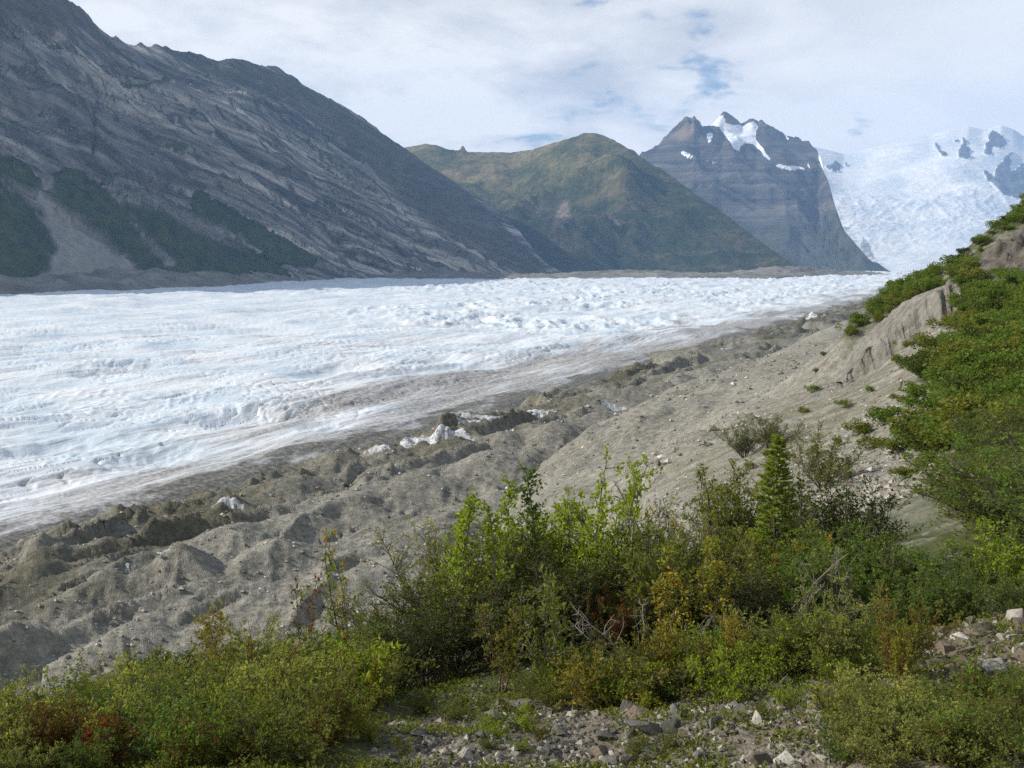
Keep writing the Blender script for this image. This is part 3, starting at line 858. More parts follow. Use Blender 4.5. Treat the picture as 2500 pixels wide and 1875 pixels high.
# snowy peak
ridge3 = [(1300, 470, 8600), (1480, 420, 8700), (1560, 380, 8800), (1580, 366, 8850), (1605, 355, 8900), (1630, 326, 8950), (1660, 300, 9000), (1678, 291, 9000), (1688, 296, 9000), (1695, 288, 9000), (1708, 292, 9050), (1715, 306, 9050), (1740, 302, 9100), (1757, 282, 9150), (1766, 268, 9200), (1780, 276, 9200), (1812, 302, 9200), (1835, 296, 9200), (1850, 303, 9200), (1870, 308, 9100), (1900, 318, 9050), (1920, 333, 9000), (1950, 335, 8950), (1975, 346, 8900), (1995, 365, 8800), (2004, 385, 8700), (2012, 418, 8000), (2022, 440, 7600), (2040, 505, 7200), (2060, 560, 6900), (2085, 590, 6700), (2120, 630, 6500), (2150, 655, 6300), (2190, 672, 6200), (2260, 700, 6000)]
base3 = [(1300, 7200), (1700, 7300), (1950, 7100), (2060, 6300), (2150, 6050), (2260, 5900)]
X, Y, Z, T, A = ridge_sheet(ridge3, base3, 0.02, 0.415, 270, 230, 14, prof=0.95, back=0.12, back_drop=1.0)
s_ = X * VS[0] + Y * VS[1]
o_ = X * VS[1] - Y * VS[0]
env = np.clip(T * 6, 0, 1) * np.where(T < 1, np.clip((1 - T) * 3.5, 0, 1), 0.3) * sstep(A, 0.40, 0.33)
Zc = Z + env * (130 * (ridged(s_ / 800, o_ / 1100, 4, seed=171) - 0.75) + 45 * (ridged(s_ / 200, Z / 260, 4, seed=174) - 0.65) + 22 * (ridged(Z / 70, s_ / 900, 3, seed=177) - 0.6) + 14 * fbm(s_ / 70, Z / 50, 3, seed=179))
Zc += 12 * fbm(s_ / 60, o_ / 60, 3, seed=180) * sstep(T, 0.9, 1) * (T <= 1) * sstep(A, 0.32, 0.28)
sxm, sym = proj(X, Y, Zc)
nj = 4 * fbm(s_ / 130, Z / 90, 4, seed=182)
px_, py_ = sxm + nj, sym + nj
SN = [[(1705, 300), (1740, 298), (1756, 282), (1764, 276), (1772, 300), (1812, 305), (1840, 294), (1850, 310), (1845, 340), (1862, 362), (1882, 392), (1868, 384), (1840, 352), (1822, 350), (1806, 355), (1808, 372), (1790, 362), (1770, 330), (1757, 308), (1735, 304), (1712, 310)],
      [(1885, 397), (1910, 400), (1962, 410), (1968, 416), (1925, 414), (1895, 408)], [(1655, 369), (1680, 374), (1702, 386), (1690, 388), (1665, 378)], [(1723, 392), (1748, 398), (1745, 402), (1725, 397)], [(1768, 392), (1788, 398), (1785, 402)],
      [(1725, 325), (1738, 322), (1738, 348), (1728, 350)], [(1912, 320), (1925, 338), (1920, 345)], [(1950, 333), (1972, 345), (1960, 348)], [(1992, 360), (2006, 385), (2018, 420), (2008, 415), (1998, 385)], [(1970, 388), (1976, 410), (1972, 412)]]
snow = np.zeros(X.shape, bool)
for pl in SN:
    snow |= in_poly(px_, py_, pl)
snow = blur((snow & (T < 1.02)).astype(float), 1)
sun3 = blur((in_poly(px_, py_, [(1640, 330), (1680, 295), (1700, 310), (1680, 335), (1655, 345)])).astype(float), 2)  # sunlit shoulder of the peak, painted as a lighter patch
m_peak, t, out = new_mat('mountain_dark_rock')
P = t.pos()
px, py, pz = t.sep(P)
ss = t.vmath('DOT_PRODUCT', P, (0.43, 0.90, 0.0))
bd = t.noise(t.comb(t.math('MULTIPLY', pz, 0.013), t.math('MULTIPLY', ss, 0.0007), 0.0), 1.0, 6, 0.70, 0.25)
cr = t.noise(t.comb(t.math('MULTIPLY', ss, 0.016), t.math('MULTIPLY', pz, 0.006), 0.0), 1.0, 7, 0.66, 0.4)
rc = t.ramp(bd, [(0.38, (0.032, 0.032, 0.032)), (0.5, (0.085, 0.080, 0.070)), (0.61, (0.20, 0.175, 0.14))])
rc = t.mix(0.4, rc, t.ramp(cr, [(0.3, (0.035, 0.035, 0.034)), (0.7, (0.16, 0.145, 0.12))]))
low = t.ramp(t.noise(P, 0.006, 6, 0.62), [(0.3, (0.030, 0.040, 0.020)), (0.6, (0.062, 0.062, 0.034))])
rc = t.mix(t.smooth(pz, 520.0, 100.0, 0.0, 0.8), rc, low)
rc = t.mix(t.attr('tan'), rc, (0.26, 0.20, 0.14))  # sunlight on the shoulder put into the rock colour
sn = t.smooth(t.math('ADD', t.attr('snow'), t.math('MULTIPLY', t.math('SUBTRACT', cr, 0.5), 0.7)), 0.35, 0.6)
c = t.mix(sn, rc, (0.84, 0.86, 0.88))
hb = t.math('MULTIPLY', t.math('ADD', t.math('MULTIPLY', cr, 50.0), t.math('MULTIPLY', bd, 30.0)), t.math('SUBTRACT', 1.0, t.math('MULTIPLY', sn, 0.8)))
principled(t, out, c, 0.92, t.bump(hb, 1.0, 0.8), spec=0.1)
m3 = sheet('snowy_peak', X, Y, Zc, m_peak, 'dark jagged peak with a snow gully beside the icefall', 'mountain', {'snow': snow, 'tan': sun3})

# icefall and the ice dome it drains
ridge4 = [(1750, 340, 13600), (1900, 345, 13600), (2000, 366, 13600), (2060, 380, 13600), (2120, 368, 13600), (2200, 352, 13600), (2270, 338, 13600), (2320, 322, 13600), (2365, 309, 13600), (2400, 316, 13600), (2445, 308, 13600), (2475, 320, 13600), (2500, 338, 13600), (2600, 360, 13600), (2900, 330, 13600)]
base4 = [(1700, 9800), (2200, 9800), (2900, 9800)]
X, Y, Z, T, A = ridge_sheet(ridge4, base4, 0.19, 0.62, 290, 260, 10, prof=1.0, base_z=-130, back=0.3, back_drop=0.15)
f = np.clip(T, 0, 1)
fs = f + 0.022 * np.sin(f * 2 * np.pi * 4.0 + 0.6 + 2.0 * fbm(A * 8, f * 2, 2, seed=190))
tb4 = -0.0135
tr4 = Z[259] / Y[259]
ker = np.hanning(49)
tr4s = np.convolve(np.pad(tr4, 24, mode='edge'), ker / ker.sum(), mode='valid')
tr4 = tr4s[None] + (tr4 - tr4s)[None] * sstep(f, 0.80, 1.0)
Zd = np.where(T <= 1, (tb4 + (tr4 - tb4) * np.clip(fs, 0, 1.02)) * Y, Z)
env = np.clip(T * 8, 0, 1) * np.where(T < 1, np.clip((1 - T) * 5, 0, 1), 0.3)
rough = (0.55 + 0.9 * sstep(f, 0.15, 0.35) * sstep(f, 0.72, 0.50)) * (1 - 0.7 * sstep(f, 0.70, 0.85))
Zd += env * rough * 0.36 * (26 * (ridged(X / 210, Y / 130, 5, seed=192) - 0.7) + 14 * (ridged(X / 70, Y / 55, 3, seed=196) - 0.6)) + env * 60 * fbm(X / 1600, Y / 1300, 3, seed=198)
sxm, sym = proj(X, Y, Zd)
nj = 6 * fbm(A * 160, sym / 14, 4, seed=199)
RK = [[(2282, 345), (2290, 362), (2312, 378), (2306, 388), (2292, 372), (2280, 355)], [(2330, 345), (2340, 342), (2338, 352)], [(2352, 340), (2366, 365), (2370, 388), (2340, 388), (2342, 370)], [(2412, 330), (2425, 322), (2445, 335), (2462, 352), (2450, 362), (2425, 362), (2420, 380), (2402, 378), (2410, 350)],
      [(2475, 360), (2462, 385), (2440, 405), (2425, 430), (2397, 420), (2420, 450), (2450, 475), (2500, 490), (2700, 500), (2700, 430), (2500, 400), (2480, 420), (2462, 430), (2470, 395)],
      [(2020, 412), (2040, 392), (2050, 405), (2046, 420), (2026, 420)], [(2056, 400), (2066, 402), (2062, 408)]]
rock4 = np.zeros(X.shape, bool)
for pl in RK:
    rock4 |= in_poly(sxm + nj, sym + nj * 0.7, pl)
Zd += 45 * rock4 * np.clip(fbm(X / 150, Y / 150, 3, seed=200) + 0.6, 0, 2)
rock4 = blur((rock4 & (T < 1)).astype(float), 1)
dirt4 = in_poly(sxm + nj, sym + nj, [(2040, 540), (2080, 560), (2120, 590), (2140, 640), (2200, 660), (2240, 668), (2100, 668), (2080, 610)]) * sstep(fbm(A * 60 + sym / 60, sym / 50, 3, seed=202), -0.1, 0.25)
m_fall, t, out = new_mat('icefall_ice')
P = t.pos()
n1 = t.noise(P, 0.0022, 5, 0.62)
n2 = t.noise(t.comb(t.math('MULTIPLY', t.sep(P)[0], 0.004), t.math('MULTIPLY', t.sep(P)[1], 0.006), t.math('MULTIPLY', t.sep(P)[2], 0.02)), 1.0, 6, 0.66, 0.3)
c = t.ramp(n1, [(0.38, (0.62, 0.66, 0.675)), (0.5, (0.72, 0.725, 0.715)), (0.62, (0.81, 0.795, 0.77))])
c = t.mix(t.math('MULTIPLY', t.smooth(n2, 0.50, 0.62), 0.30), c, (0.50, 0.53, 0.55))
c = t.mix(t.math('MULTIPLY', t.attr('dirt'), 0.75), c, (0.17, 0.17, 0.17))
rc = t.ramp(n2, [(0.3, (0.05, 0.05, 0.052)), (0.7, (0.15, 0.14, 0.13))])
c = t.mix(t.smooth(t.attr('rock'), 0.3, 0.6), c, rc)
principled(t, out, c, 0.7, t.bump(t.math('MULTIPLY', n2, 35.0), 1.0, 0.7), spec=0.2)
m4 = sheet('icefall', X, Y, Zd, m_fall, 'wide broken icefall pouring down from a white ice dome', 'icefall', {'rock': rock4, 'dirt': dirt4.astype(float)})

# far side moraine: grey terrace between the ice and the mountains
TOPS = [(-700, 640), (-300, 644), (0, 647), (150, 645), (330, 641), (520, 645), (700, 648), (850, 652), (1000, 660), (1150, 666), (1300, 669), (1345, 670), (1420, 664), (1520, 661), (1600, 661), (1680, 666), (1760, 667), (1830, 660), (1890, 651), (1950, 650), (2000, 657), (2060, 662), (2110, 664), (2160, 668), (2300, 671)]
FARE = [(-700, 780), (-300, 745), (0, 718), (200, 711), (400, 703), (560, 696), (700, 688), (830, 680), (1000, 680), (1300, 680), (1500, 679), (1900, 678), (2050, 672), (2150, 670), (2300, 671)]
fa_ = np.array([ray(x, y) for x, y in FARE])
def far_edge(a):
    tt = np.interp(a, fa_[:, 0], fa_[:, 1])
    return 69.6 / (-tt + 0.006)
ta_ = np.array([ray(x, y) for x, y in TOPS])
nc, nr = 420, 40
a = np.linspace(-0.80, 0.42, nc)
Y0 = far_edge(a)
Y1 = np.minimum(Y0 + 330, Y0 * 1.14)
tp = np.interp(a, ta_[:, 0], ta_[:, 1])
tf = np.linspace(-0.25, 1.0, nr)[:, None]
Yg = Y0 + (Y1 - Y0) * np.maximum(tf, 0) + 40 * np.minimum(tf, 0)
zt = tp * Y1
z0 = base_ice(Y0)
Zg = z0 + (zt - z0) * np.clip(tf, 0, 1) ** 0.75 + 60 * np.minimum(tf, 0)
Yb2 = Y1 + (Y1 - Y0) * 2.2 * np.linspace(0, 1, 12)[1:, None]
Zb2 = zt + 0 * Yb2 - 60 * np.linspace(0, 1, 12)[1:, None] ** 2
Yg = np.concatenate([Yg, Yb2])
Zg = np.concatenate([Zg, Zb2])
Ag = np.repeat(a[None], len(Yg), 0)
Xg = Ag * Yg
sg = Xg * VS[0] + Yg * VS[1]
og = Xg * VS[1] - Yg * VS[0]
tfull = np.concatenate([np.repeat(tf, nc, 1), np.ones((11, nc))])
Zg += sstep(tfull, 0, 0.3) * (5 * (ridged(sg / 90, og / 60, 4, seed=210) - 0.6) + 3 * fbm(sg / 40, og / 30, 3, seed=214))
m_far, t, out = new_mat('far_moraine_gravel')
P = t.pos()
ss = t.vmath('DOT_PRODUCT', P, (0.43, 0.90, 0.0))
n1 = t.noise(P, 0.012, 7, 0.64)
n2 = t.noise(t.comb(t.math('MULTIPLY', ss, 0.03), t.math('MULTIPLY', t.sep(P)[2], 0.05), 0.0), 1.0, 5, 0.6)
c = t.ramp(n1, [(0.34, (0.13, 0.122, 0.10)), (0.5, (0.215, 0.20, 0.165)), (0.66, (0.30, 0.28, 0.235))])
c = t.mix(t.math('MULTIPLY', t.smooth(n2, 0.5, 0.65), 0.4), c, (0.07, 0.075, 0.045))
principled(t, out, c, 0.95, t.bump(t.math('MULTIPLY', n1, 10.0), 1.0, 0.8), spec=0.1)
m5 = sheet('far_moraine', Xg, Yg, Zg, m_far, 'low grey-brown gravel terrace along the far edge of the ice', 'moraine')
# push the glacier under that terrace so that no ice shows beyond it
vg = glacier.data.vertices
co = np.empty(len(vg) * 3, np.float32)
vg.foreach_get('co', co)
co = co.reshape(-1, 3)
al = co[:, 0] / co[:, 1]
beyond = co[:, 1] - far_edge(al)
# the up-valley end stays open towards the icefall
keep = sstep(al, 0.325, 0.35)
co[:, 2] -= (sstep(beyond, -20, 120) * 60 * (1 - keep)).astype(np.float32)
vg.foreach_set('co', co.ravel())
glacier.data.update()

# ------------------------------------------------------------------ haze: one closed box of even air round the camera and the whole scene
hv = np.array([(x, y, z) for x in (-7000, 10500) for y in (-400, 15600) for z in (-260, 2350)], float)
hf = np.array([(0, 1, 3, 2), (4, 6, 7, 5), (0, 4, 5, 1), (2, 3, 7, 6), (0, 2, 6, 4), (1, 5, 7, 3)])
m_haze, t, out = new_mat('haze_air')
pv = t.add('ShaderNodeVolumePrincipled')
pv.inputs['Color'].default_value = (0.38, 0.62, 1.0, 1.0)
pv.inputs['Density'].default_value = HAZE_DENSITY
pv.inputs['Anisotropy'].default_value = 0.0
t.l.new(pv.outputs[0], out.inputs['Volume'])
haze = link('haze', mesh_np('haze', hv, hf), [m_haze])
tag(haze, 'thin bluish haze lying over the whole valley', 'haze', kind='stuff')

# ------------------------------------------------------------------ plants: prototypes
def leaf_material(name, stops, trans=0.48, hue_var=0.10):
    m, t, out = new_mat(name)
    oi = t.add('ShaderNodeObjectInfo').outputs['Random']
    f = t.attr('tone')
    f = t.math('ADD', f, t.math('MULTIPLY', t.math('SUBTRACT', oi, 0.5), hue_var * 2), clamp=True)
    c = t.ramp(f, stops)
    d_ = t.add('ShaderNodeBsdfPrincipled')
    t.put(d_.inputs['Base Color'], c)
    d_.inputs['Roughness'].default_value = 0.55
    d_.inputs['Specular IOR Level'].default_value = 0.16
    tr = t.add('ShaderNodeBsdfTranslucent')
    t.put(tr.inputs[0], t.mix(1.0, c, (1.25, 1.2, 0.55), 'MULTIPLY'))
    mx = t.add('ShaderNodeMixShader')
    mx.inputs[0].default_value = trans
    t.l.new(d_.outputs[0], mx.inputs[1])
    t.l.new(tr.outputs[0], mx.inputs[2])
    t.l.new(mx.outputs[0], out.inputs[0])
    return m

def bark_material(name, dark, light):
    m, t, out = new_mat(name)
    tc = t.add('ShaderNodeTexCoord').outputs['Object']
    c = t.ramp(t.noise(tc, 14.0, 3, 0.6), [(0.35, dark), (0.65, light)])
    principled(t, out, c, 0.85, spec=0.2)
    return m

LM = {
    'green': leaf_material('leaf_green', [(0.0, (0.062, 0.112, 0.020)), (0.45, (0.115, 0.185, 0.030)), (0.8, (0.170, 0.235, 0.038)), (1.0, (0.215, 0.250, 0.045))]),
    'olive': leaf_material('leaf_olive', [(0.0, (0.085, 0.115, 0.024)), (0.5, (0.160, 0.188, 0.033)), (0.85, (0.215, 0.222, 0.040)), (1.0, (0.265, 0.238, 0.042))]),
    'grey': leaf_material('leaf_grey_green', [(0.0, (0.160, 0.197, 0.046)), (0.5, (0.268, 0.298, 0.069)), (0.9, (0.406, 0.413, 0.102)), (1.0, (0.513, 0.413, 0.082))]),
    'bright': leaf_material('leaf_bright_green', [(0.0, (0.139, 0.218, 0.015)), (0.5, (0.246, 0.330, 0.022)), (0.9, (0.352, 0.402, 0.031)), (1.0, (0.513, 0.433, 0.036))], 0.42),
    'yellow': leaf_material('leaf_yellow', [(0.0, (0.13, 0.14, 0.030)), (0.45, (0.205, 0.190, 0.036)), (0.8, (0.30, 0.245, 0.036)), (1.0, (0.40, 0.28, 0.03))], 0.45),
    'rust': leaf_material('leaf_rust', [(0.0, (0.075, 0.085, 0.024)), (0.4, (0.145, 0.095, 0.024)), (0.7, (0.215, 0.080, 0.020)), (1.0, (0.28, 0.052, 0.018))], 0.38, 0.16),
    'mixed': leaf_material('leaf_turning', [(0.0, (0.119, 0.165, 0.020)), (0.5, (0.226, 0.259, 0.031)), (0.72, (0.384, 0.298, 0.036)), (0.88, (0.642, 0.381, 0.031)), (1.0, (0.648, 0.309, 0.026))], 0.40, 0.14),
    'dark': leaf_material('leaf_dark_and_shaded', [(0.0, (0.030, 0.050, 0.010)), (0.5, (0.063, 0.092, 0.015)), (1.0, (0.119, 0.138, 0.023))], 0.35),  # dark green leaves; kept extra dark to paint the shade of the thicket hollow
    'needle': leaf_material('needle_green', [(0.0, (0.09, 0.145, 0.020)), (0.6, (0.16, 0.225, 0.028)), (1.0, (0.23, 0.27, 0.040))], 0.38),
}
BK = {
    'brown': bark_material('bark_brown', (0.055, 0.042, 0.030), (0.150, 0.120, 0.090)),
    'grey': bark_material('bark_pale_grey', (0.12, 0.10, 0.08), (0.32, 0.285, 0.24)),
    'red': bark_material('bark_red_brown', (0.10, 0.034, 0.020), (0.24, 0.085, 0.045)),
}

class Wood:
    """collects tapered three-sided twigs"""
    def __init__(self):
        self.v, self.f = [], []
    def tube(self, pts, r0, r1, sides=3):
        n = len(pts)
        b = len(self.v)
        for i, p in enumerate(pts):
            q = pts[min(i + 1, n - 1)] - pts[max(i - 1, 0)]
            q = q / (np.linalg.norm(q) + 1e-9)
            s = np.cross(q, (0.3, 0.9, 0.2))
            s /= np.linalg.norm(s) + 1e-9
            w_ = np.cross(q, s)
            r = r0 + (r1 - r0) * i / (n - 1)
            for k in range(sides):
                an = 2 * math.pi * k / sides
                self.v.append(p + r * (math.cos(an) * s + math.sin(an) * w_))
        for i in range(n - 1):
            for k in range(sides):
                k2 = (k + 1) % sides
                self.f.append((b + i * sides + k, b + i * sides + k2, b + (i + 1) * sides + k2, b + (i + 1) * sides + k))
    def mesh(self, name):
        return mesh_np(name, np.array(self.v), np.array(self.f), smooth=True)

def leaves_mesh(name, P_, D_, L_, W_, rng, tones, fold=0.35):
    """one folded lozenge per leaf: two triangles"""
    P_, D_ = np.asarray(P_), np.asarray(D_)
    N = len(P_)
    D_ = D_ / (np.linalg.norm(D_, axis=1, keepdims=True) + 1e-9)
    rv = rng.normal(size=(N, 3))
    rv[:, 2] += 0.6
    rv = rv * 0.75
    S_ = np.cross(D_, rv)
    S_ /= np.linalg.norm(S_, axis=1, keepdims=True) + 1e-9
    U_ = np.cross(S_, D_)
    flip = (U_[:, 2] < 0) & (rng.rand(N) < 0.7)
    S_[flip] *= -1
    U_[flip] *= -1
    L_ = L_[:, None]
    W_ = W_[:, None]
    v = np.stack([P_, P_ + D_ * L_ * 0.45 + S_ * W_ + U_ * W_ * fold, P_ + D_ * L_, P_ + D_ * L_ * 0.45 - S_ * W_ + U_ * W_ * fold], 1).reshape(-1, 3)
    i = np.arange(N)[:, None] * 4
    f = np.concatenate([i + np.array([[0, 1, 2]]), i + np.array([[0, 2, 3]])], 1).reshape(-1, 3)
    me = mesh_np(name, v, f)
    set_attr(me, 'tone', np.repeat(tones, 2), 'FACE')
    return me

def grow_shrub(seed, stems=9, height=1.0, lean=0.75, leaf=0.03, per=5, branch=5, twig=3, bare=0.15, up=0.35, wide=0.42, stemr=0.011, patch=0.0, leafw=0.33):
    """a many-stemmed bush of unit height; returns (wood mesh, leaf mesh)"""
    rng = np.random.RandomState(seed)
    wd = Wood()
    LP, LD, TN = [], [], []
    clump = rng.rand()
    for s in range(stems):
        az_ = rng.rand() * 2 * math.pi
        ln = lean * math.sqrt(rng.rand())
        p = np.array([math.cos(az_), math.sin(az_), 0]) * 0.05 * rng.rand()
        dr = np.array([math.cos(az_) * math.sin(ln), math.sin(az_) * math.sin(ln), math.cos(ln)])
        H = height * (0.62 + 0.42 * rng.rand()) / max(0.55, math.cos(ln * 0.75))
        pts = [p]
        n = 7
        for i in range(n):
            dr = dr + rng.normal(size=3) * 0.11 + np.array([0, 0, 0.05])
            dr /= np.linalg.norm(dr)
            p = p + dr * H / n
            pts.append(p)
        wd.tube(pts, stemr * (0.7 + 0.6 * rng.rand()), stemr * 0.25)
        tone_s = rng.rand()
        for i in range(1, n + 1):
            tt = i / n
            if tt < bare:
                continue
            nb = branch if i < n else branch + 1
            for b in range(nb):
                fr = rng.rand()
                q = pts[i - 1] + (pts[i] - pts[i - 1]) * fr
                dv = rng.normal(size=3) * np.array([1, 1, 0.6]) + dr * 0.5 + np.array([0, 0, up])
                dv /= np.linalg.norm(dv)
                BL = wide * height * (1.05 - 0.62 * tt) * (0.45 + 0.6 * rng.rand())
                bp = [q]
                m_ = 3
                for k in range(m_):
                    dv = dv + rng.normal(size=3) * 0.18 + np.array([0, 0, 0.08])
                    dv /= np.linalg.norm(dv)
                    bp.append(bp[-1] + dv * BL / m_)
                wd.tube(bp, stemr * 0.38, stemr * 0.14)
                tone_b = 0.5 * tone_s + 0.5 * rng.rand()
                for k in range(twig):
                    fr = 0.25 + 0.75 * rng.rand()
                    j = min(int(fr * m_), m_ - 1)
                    q2 = bp[j] + (bp[j + 1] - bp[j]) * (fr * m_ - j)
                    tv = dv * 0.6 + rng.normal(size=3) * 0.75 + np.array([0, 0, 0.3])
                    tv /= np.linalg.norm(tv)
                    TL = BL * (0.3 + 0.35 * rng.rand())
                    e = q2 + tv * TL
                    wd.tube([q2, e], stemr * 0.16, stemr * 0.08)
                    for w_ in range(per):
                        g = rng.rand()
                        LP.append(q2 + tv * TL * (0.15 + 0.9 * g) + rng.normal(size=3) * leaf * 0.25)
                        LD.append(tv * 0.7 + rng.normal(size=3) * 0.8 + np.array([0, 0, 0.15]))
                        TN.append(0.45 * tone_b + 0.20 * tone_s + 0.35 * rng.rand())
    LP = np.array(LP)
    N = len(LP)
    unit = 1.0 / np.percentile(LP[:, 2], 99.3)
    LP = LP * unit
    wd.v = [q * unit for q in wd.v]
    L_ = leaf * (0.45 + 1.0 * rng.rand(N) ** 1.4)
    tn = np.clip(np.array(TN) * 0.9 + 0.05 + patch * (fbm(LP[:, 0] * 3 + seed, LP[:, 2] * 3, 2, seed=seed) > 0.35), 0, 1)
    return wd.mesh('stems'), leaves_mesh('foliage', LP, np.array(LD), L_, L_ * leafw, rng, tn)

def grow_poplar(seed, leaf=0.023, per=18, nb=46, lean=0.08):
    """slim upright young poplar, unit height"""
    rng = np.random.RandomState(seed)
    wd = Wood()
    LP, LD, TN = [], [], []
    p = np.zeros(3)
    az_ = rng.rand() * 6.28
    dr = np.array([lean * math.cos(az_), lean * math.sin(az_), 1.0])
    pts = [p]
    for i in range(10):
        dr = dr + rng.normal(size=3) * np.array([0.06, 0.06, 0.02])
        dr /= np.linalg.norm(dr)
        p = p + dr * 0.1
        pts.append(p)
    wd.tube(pts, 0.010, 0.003)
    for b in range(nb):
        tt = 0.12 + 0.86 * (b + rng.rand()) / nb
        j = min(int(tt * 10), 9)
        q = pts[j] + (pts[j + 1] - pts[j]) * (tt * 10 - j)
        a2 = rng.rand() * 6.28
        BL = (0.15 * (1 - tt) ** 0.7 + 0.035) * (0.6 + 0.7 * rng.rand())
        dv = np.array([math.cos(a2) * 0.6, math.sin(a2) * 0.6, 0.8])
        dv /= np.linalg.norm(dv)
        e = q + dv * BL
        wd.tube([q, e], 0.0032, 0.0015)
        for w_ in range(per):
            g = rng.rand()
            LP.append(q + dv * BL * (0.1 + 0.95 * g) + rng.normal(size=3) * 0.010)
            LD.append(dv * 0.4 + rng.normal(size=3) * 0.7 + np.array([0, 0, -0.05]))
            TN.append(0.6 * rng.rand() + 0.3 * rng.rand())
    N = len(LP)
    L_ = leaf * (0.6 + 0.6 * rng.rand(N))
    return wd.mesh('trunk'), leaves_mesh('crown', np.array(LP), np.array(LD), L_, L_ * 0.36, rng, np.clip(np.array(TN), 0, 1))

def grow_dead(seed, stems=5, lean=0.7, branch=3):
    rng = np.random.RandomState(seed)
    wd = Wood()
    for s in range(stems):
        az_ = rng.rand() * 6.28
        ln = lean * (0.3 + 0.7 * rng.rand())
        dr = np.array([math.cos(az_) * math.sin(ln), math.sin(az_) * math.sin(ln), math.cos(ln)])
        p = np.zeros(3)
        pts = [p]
        for i in range(7):
            dr = dr + rng.normal(size=3) * 0.14
            dr /= np.linalg.norm(dr)
            p = p + dr * 0.145
            pts.append(p)
        wd.tube(pts, 0.009, 0.0025, 4)
        for i in range(2, 7):
            for b in range(branch):
                dv = dr + rng.normal(size=3) * 0.75
                dv /= np.linalg.norm(dv)
                bp = [pts[i]]
                L_ = 0.30 * (1.1 - i / 8) * (0.5 + rng.rand())
                for k in range(3):
                    dv = dv + rng.normal(size=3) * 0.25
                    dv /= np.linalg.norm(dv)
                    bp.append(bp[-1] + dv * L_ / 3)
                wd.tube(bp, 0.0045, 0.0016)
                for k in range(2):
                    tv = dv + rng.normal(size=3) * 0.7
                    tv /= np.linalg.norm(tv)
                    q = bp[1 + k]
                    wd.tube([q, q + tv * L_ * 0.45], 0.0024, 0.0010)
    return wd.mesh('branches')

def grow_spruce(seed):
    """unit-height young spruce"""
    rng = np.random.RandomState(seed)
    wd = Wood()
    wd.tube([np.array([0, 0, z]) + rng.normal(size=3) * 0.004 for z in np.linspace(0, 1, 9)], 0.016, 0.002, 5)
    LP, LD, TN = [], [], []
    z = 0.03
    while z < 0.985:
        R = 0.215 * (1 - z) ** 0.95 + 0.008
        nb = int(5 + 5 * (1 - z))
        a0_ = rng.rand() * 6.28
        for b in range(nb):
            an = a0_ + b * 6.28 / nb + rng.normal() * 0.22
            rr = R * (0.55 + 0.65 * rng.rand())
            tilt = 0.50 * z + 0.02 + rng.normal() * 0.08
            dv = np.array([math.cos(an), math.sin(an), tilt])
            base = np.array([0, 0, z + rng.normal() * 0.006])
            tip = base + dv * rr + np.array([0, 0, -0.10 * rr])
            wd.tube([base, tip], 0.0035, 0.001)
            ns = int(10 + 62 * rr / 0.2)
            for k in range(ns):
                g = 0.12 + 0.9 * math.sqrt(rng.rand())
                q = base + (tip - base) * g
                sd = np.cross(dv, (0, 0, 1.0)) * rng.choice((-1, 1)) * (0.3 + rng.rand())
                LP.append(q + rng.normal(size=3) * 0.004)
                LD.append(dv * 0.8 + sd * 0.9 + np.array([0, 0, 0.15 * rng.normal() - 0.1]))
                TN.append(0.25 + 0.5 * rng.rand() + 0.25 * g)
        z += 0.020 + 0.026 * (1 - z)
    LD.append(np.array([0, 0, 1.0]))
    LP.append(np.array([0, 0, 0.98]))
    TN.append(0.6)
    N = len(LP)
    L_ = 0.034 * (0.6 + 0.7 * rng.rand(N))
    return wd.mesh('trunk'), leaves_mesh('crown', np.array(LP), np.array(LD), L_, L_ * 0.17, rng, np.clip(np.array(TN), 0, 1), 0.1)

def grow_far(seed, n=1500, leaf=0.085, flat=1.0):
    """bush for the far slope: leaf sprays through a lumpy volume, unit height; one mesh, stems are slot 1"""
    rng = np.random.RandomState(seed)
    k = 9
    cz = np.stack([rng.normal(size=k) * 0.33, rng.normal(size=k) * 0.33, 0.25 + 0.42 * rng.rand(k)], 1)
    cr_ = 0.17 + 0.17 * rng.rand(k)
    j = rng.randint(0, k, n)
    d_ = rng.normal(size=(n, 3))
    d_ /= np.linalg.norm(d_, axis=1, keepdims=True)
    r = cr_[j] * rng.rand(n) ** 0.45
    P_ = cz[j] + d_ * r[:, None]
    P_[:, 2] = np.maximum(P_[:, 2], 0.02)
    P_[:, 2] *= 1.0 / max(0.5, P_[:, 2].max())
    D_ = d_ * 0.5 + rng.normal(size=(n, 3)) * 0.6 + np.array([0, 0, 0.4])
    L_ = leaf * (0.6 + 0.8 * rng.rand(n))
    tn = np.clip(0.2 + 0.25 * rng.rand(k)[j] + 0.5 * rng.rand(n), 0, 1)
    wd = Wood()
    for i in range(7):
        c_ = cz[i % k]
        wd.tube([np.array([0.03 * rng.normal(), 0.03 * rng.normal(), -0.08]), c_ * 0.6 + rng.normal(size=3) * 0.03, c_ + rng.normal(size=3) * 0.05], 0.012, 0.004)
    return wd.mesh('stems'), leaves_mesh('foliage', P_, D_, L_, L_ * 0.42, rng, tn)

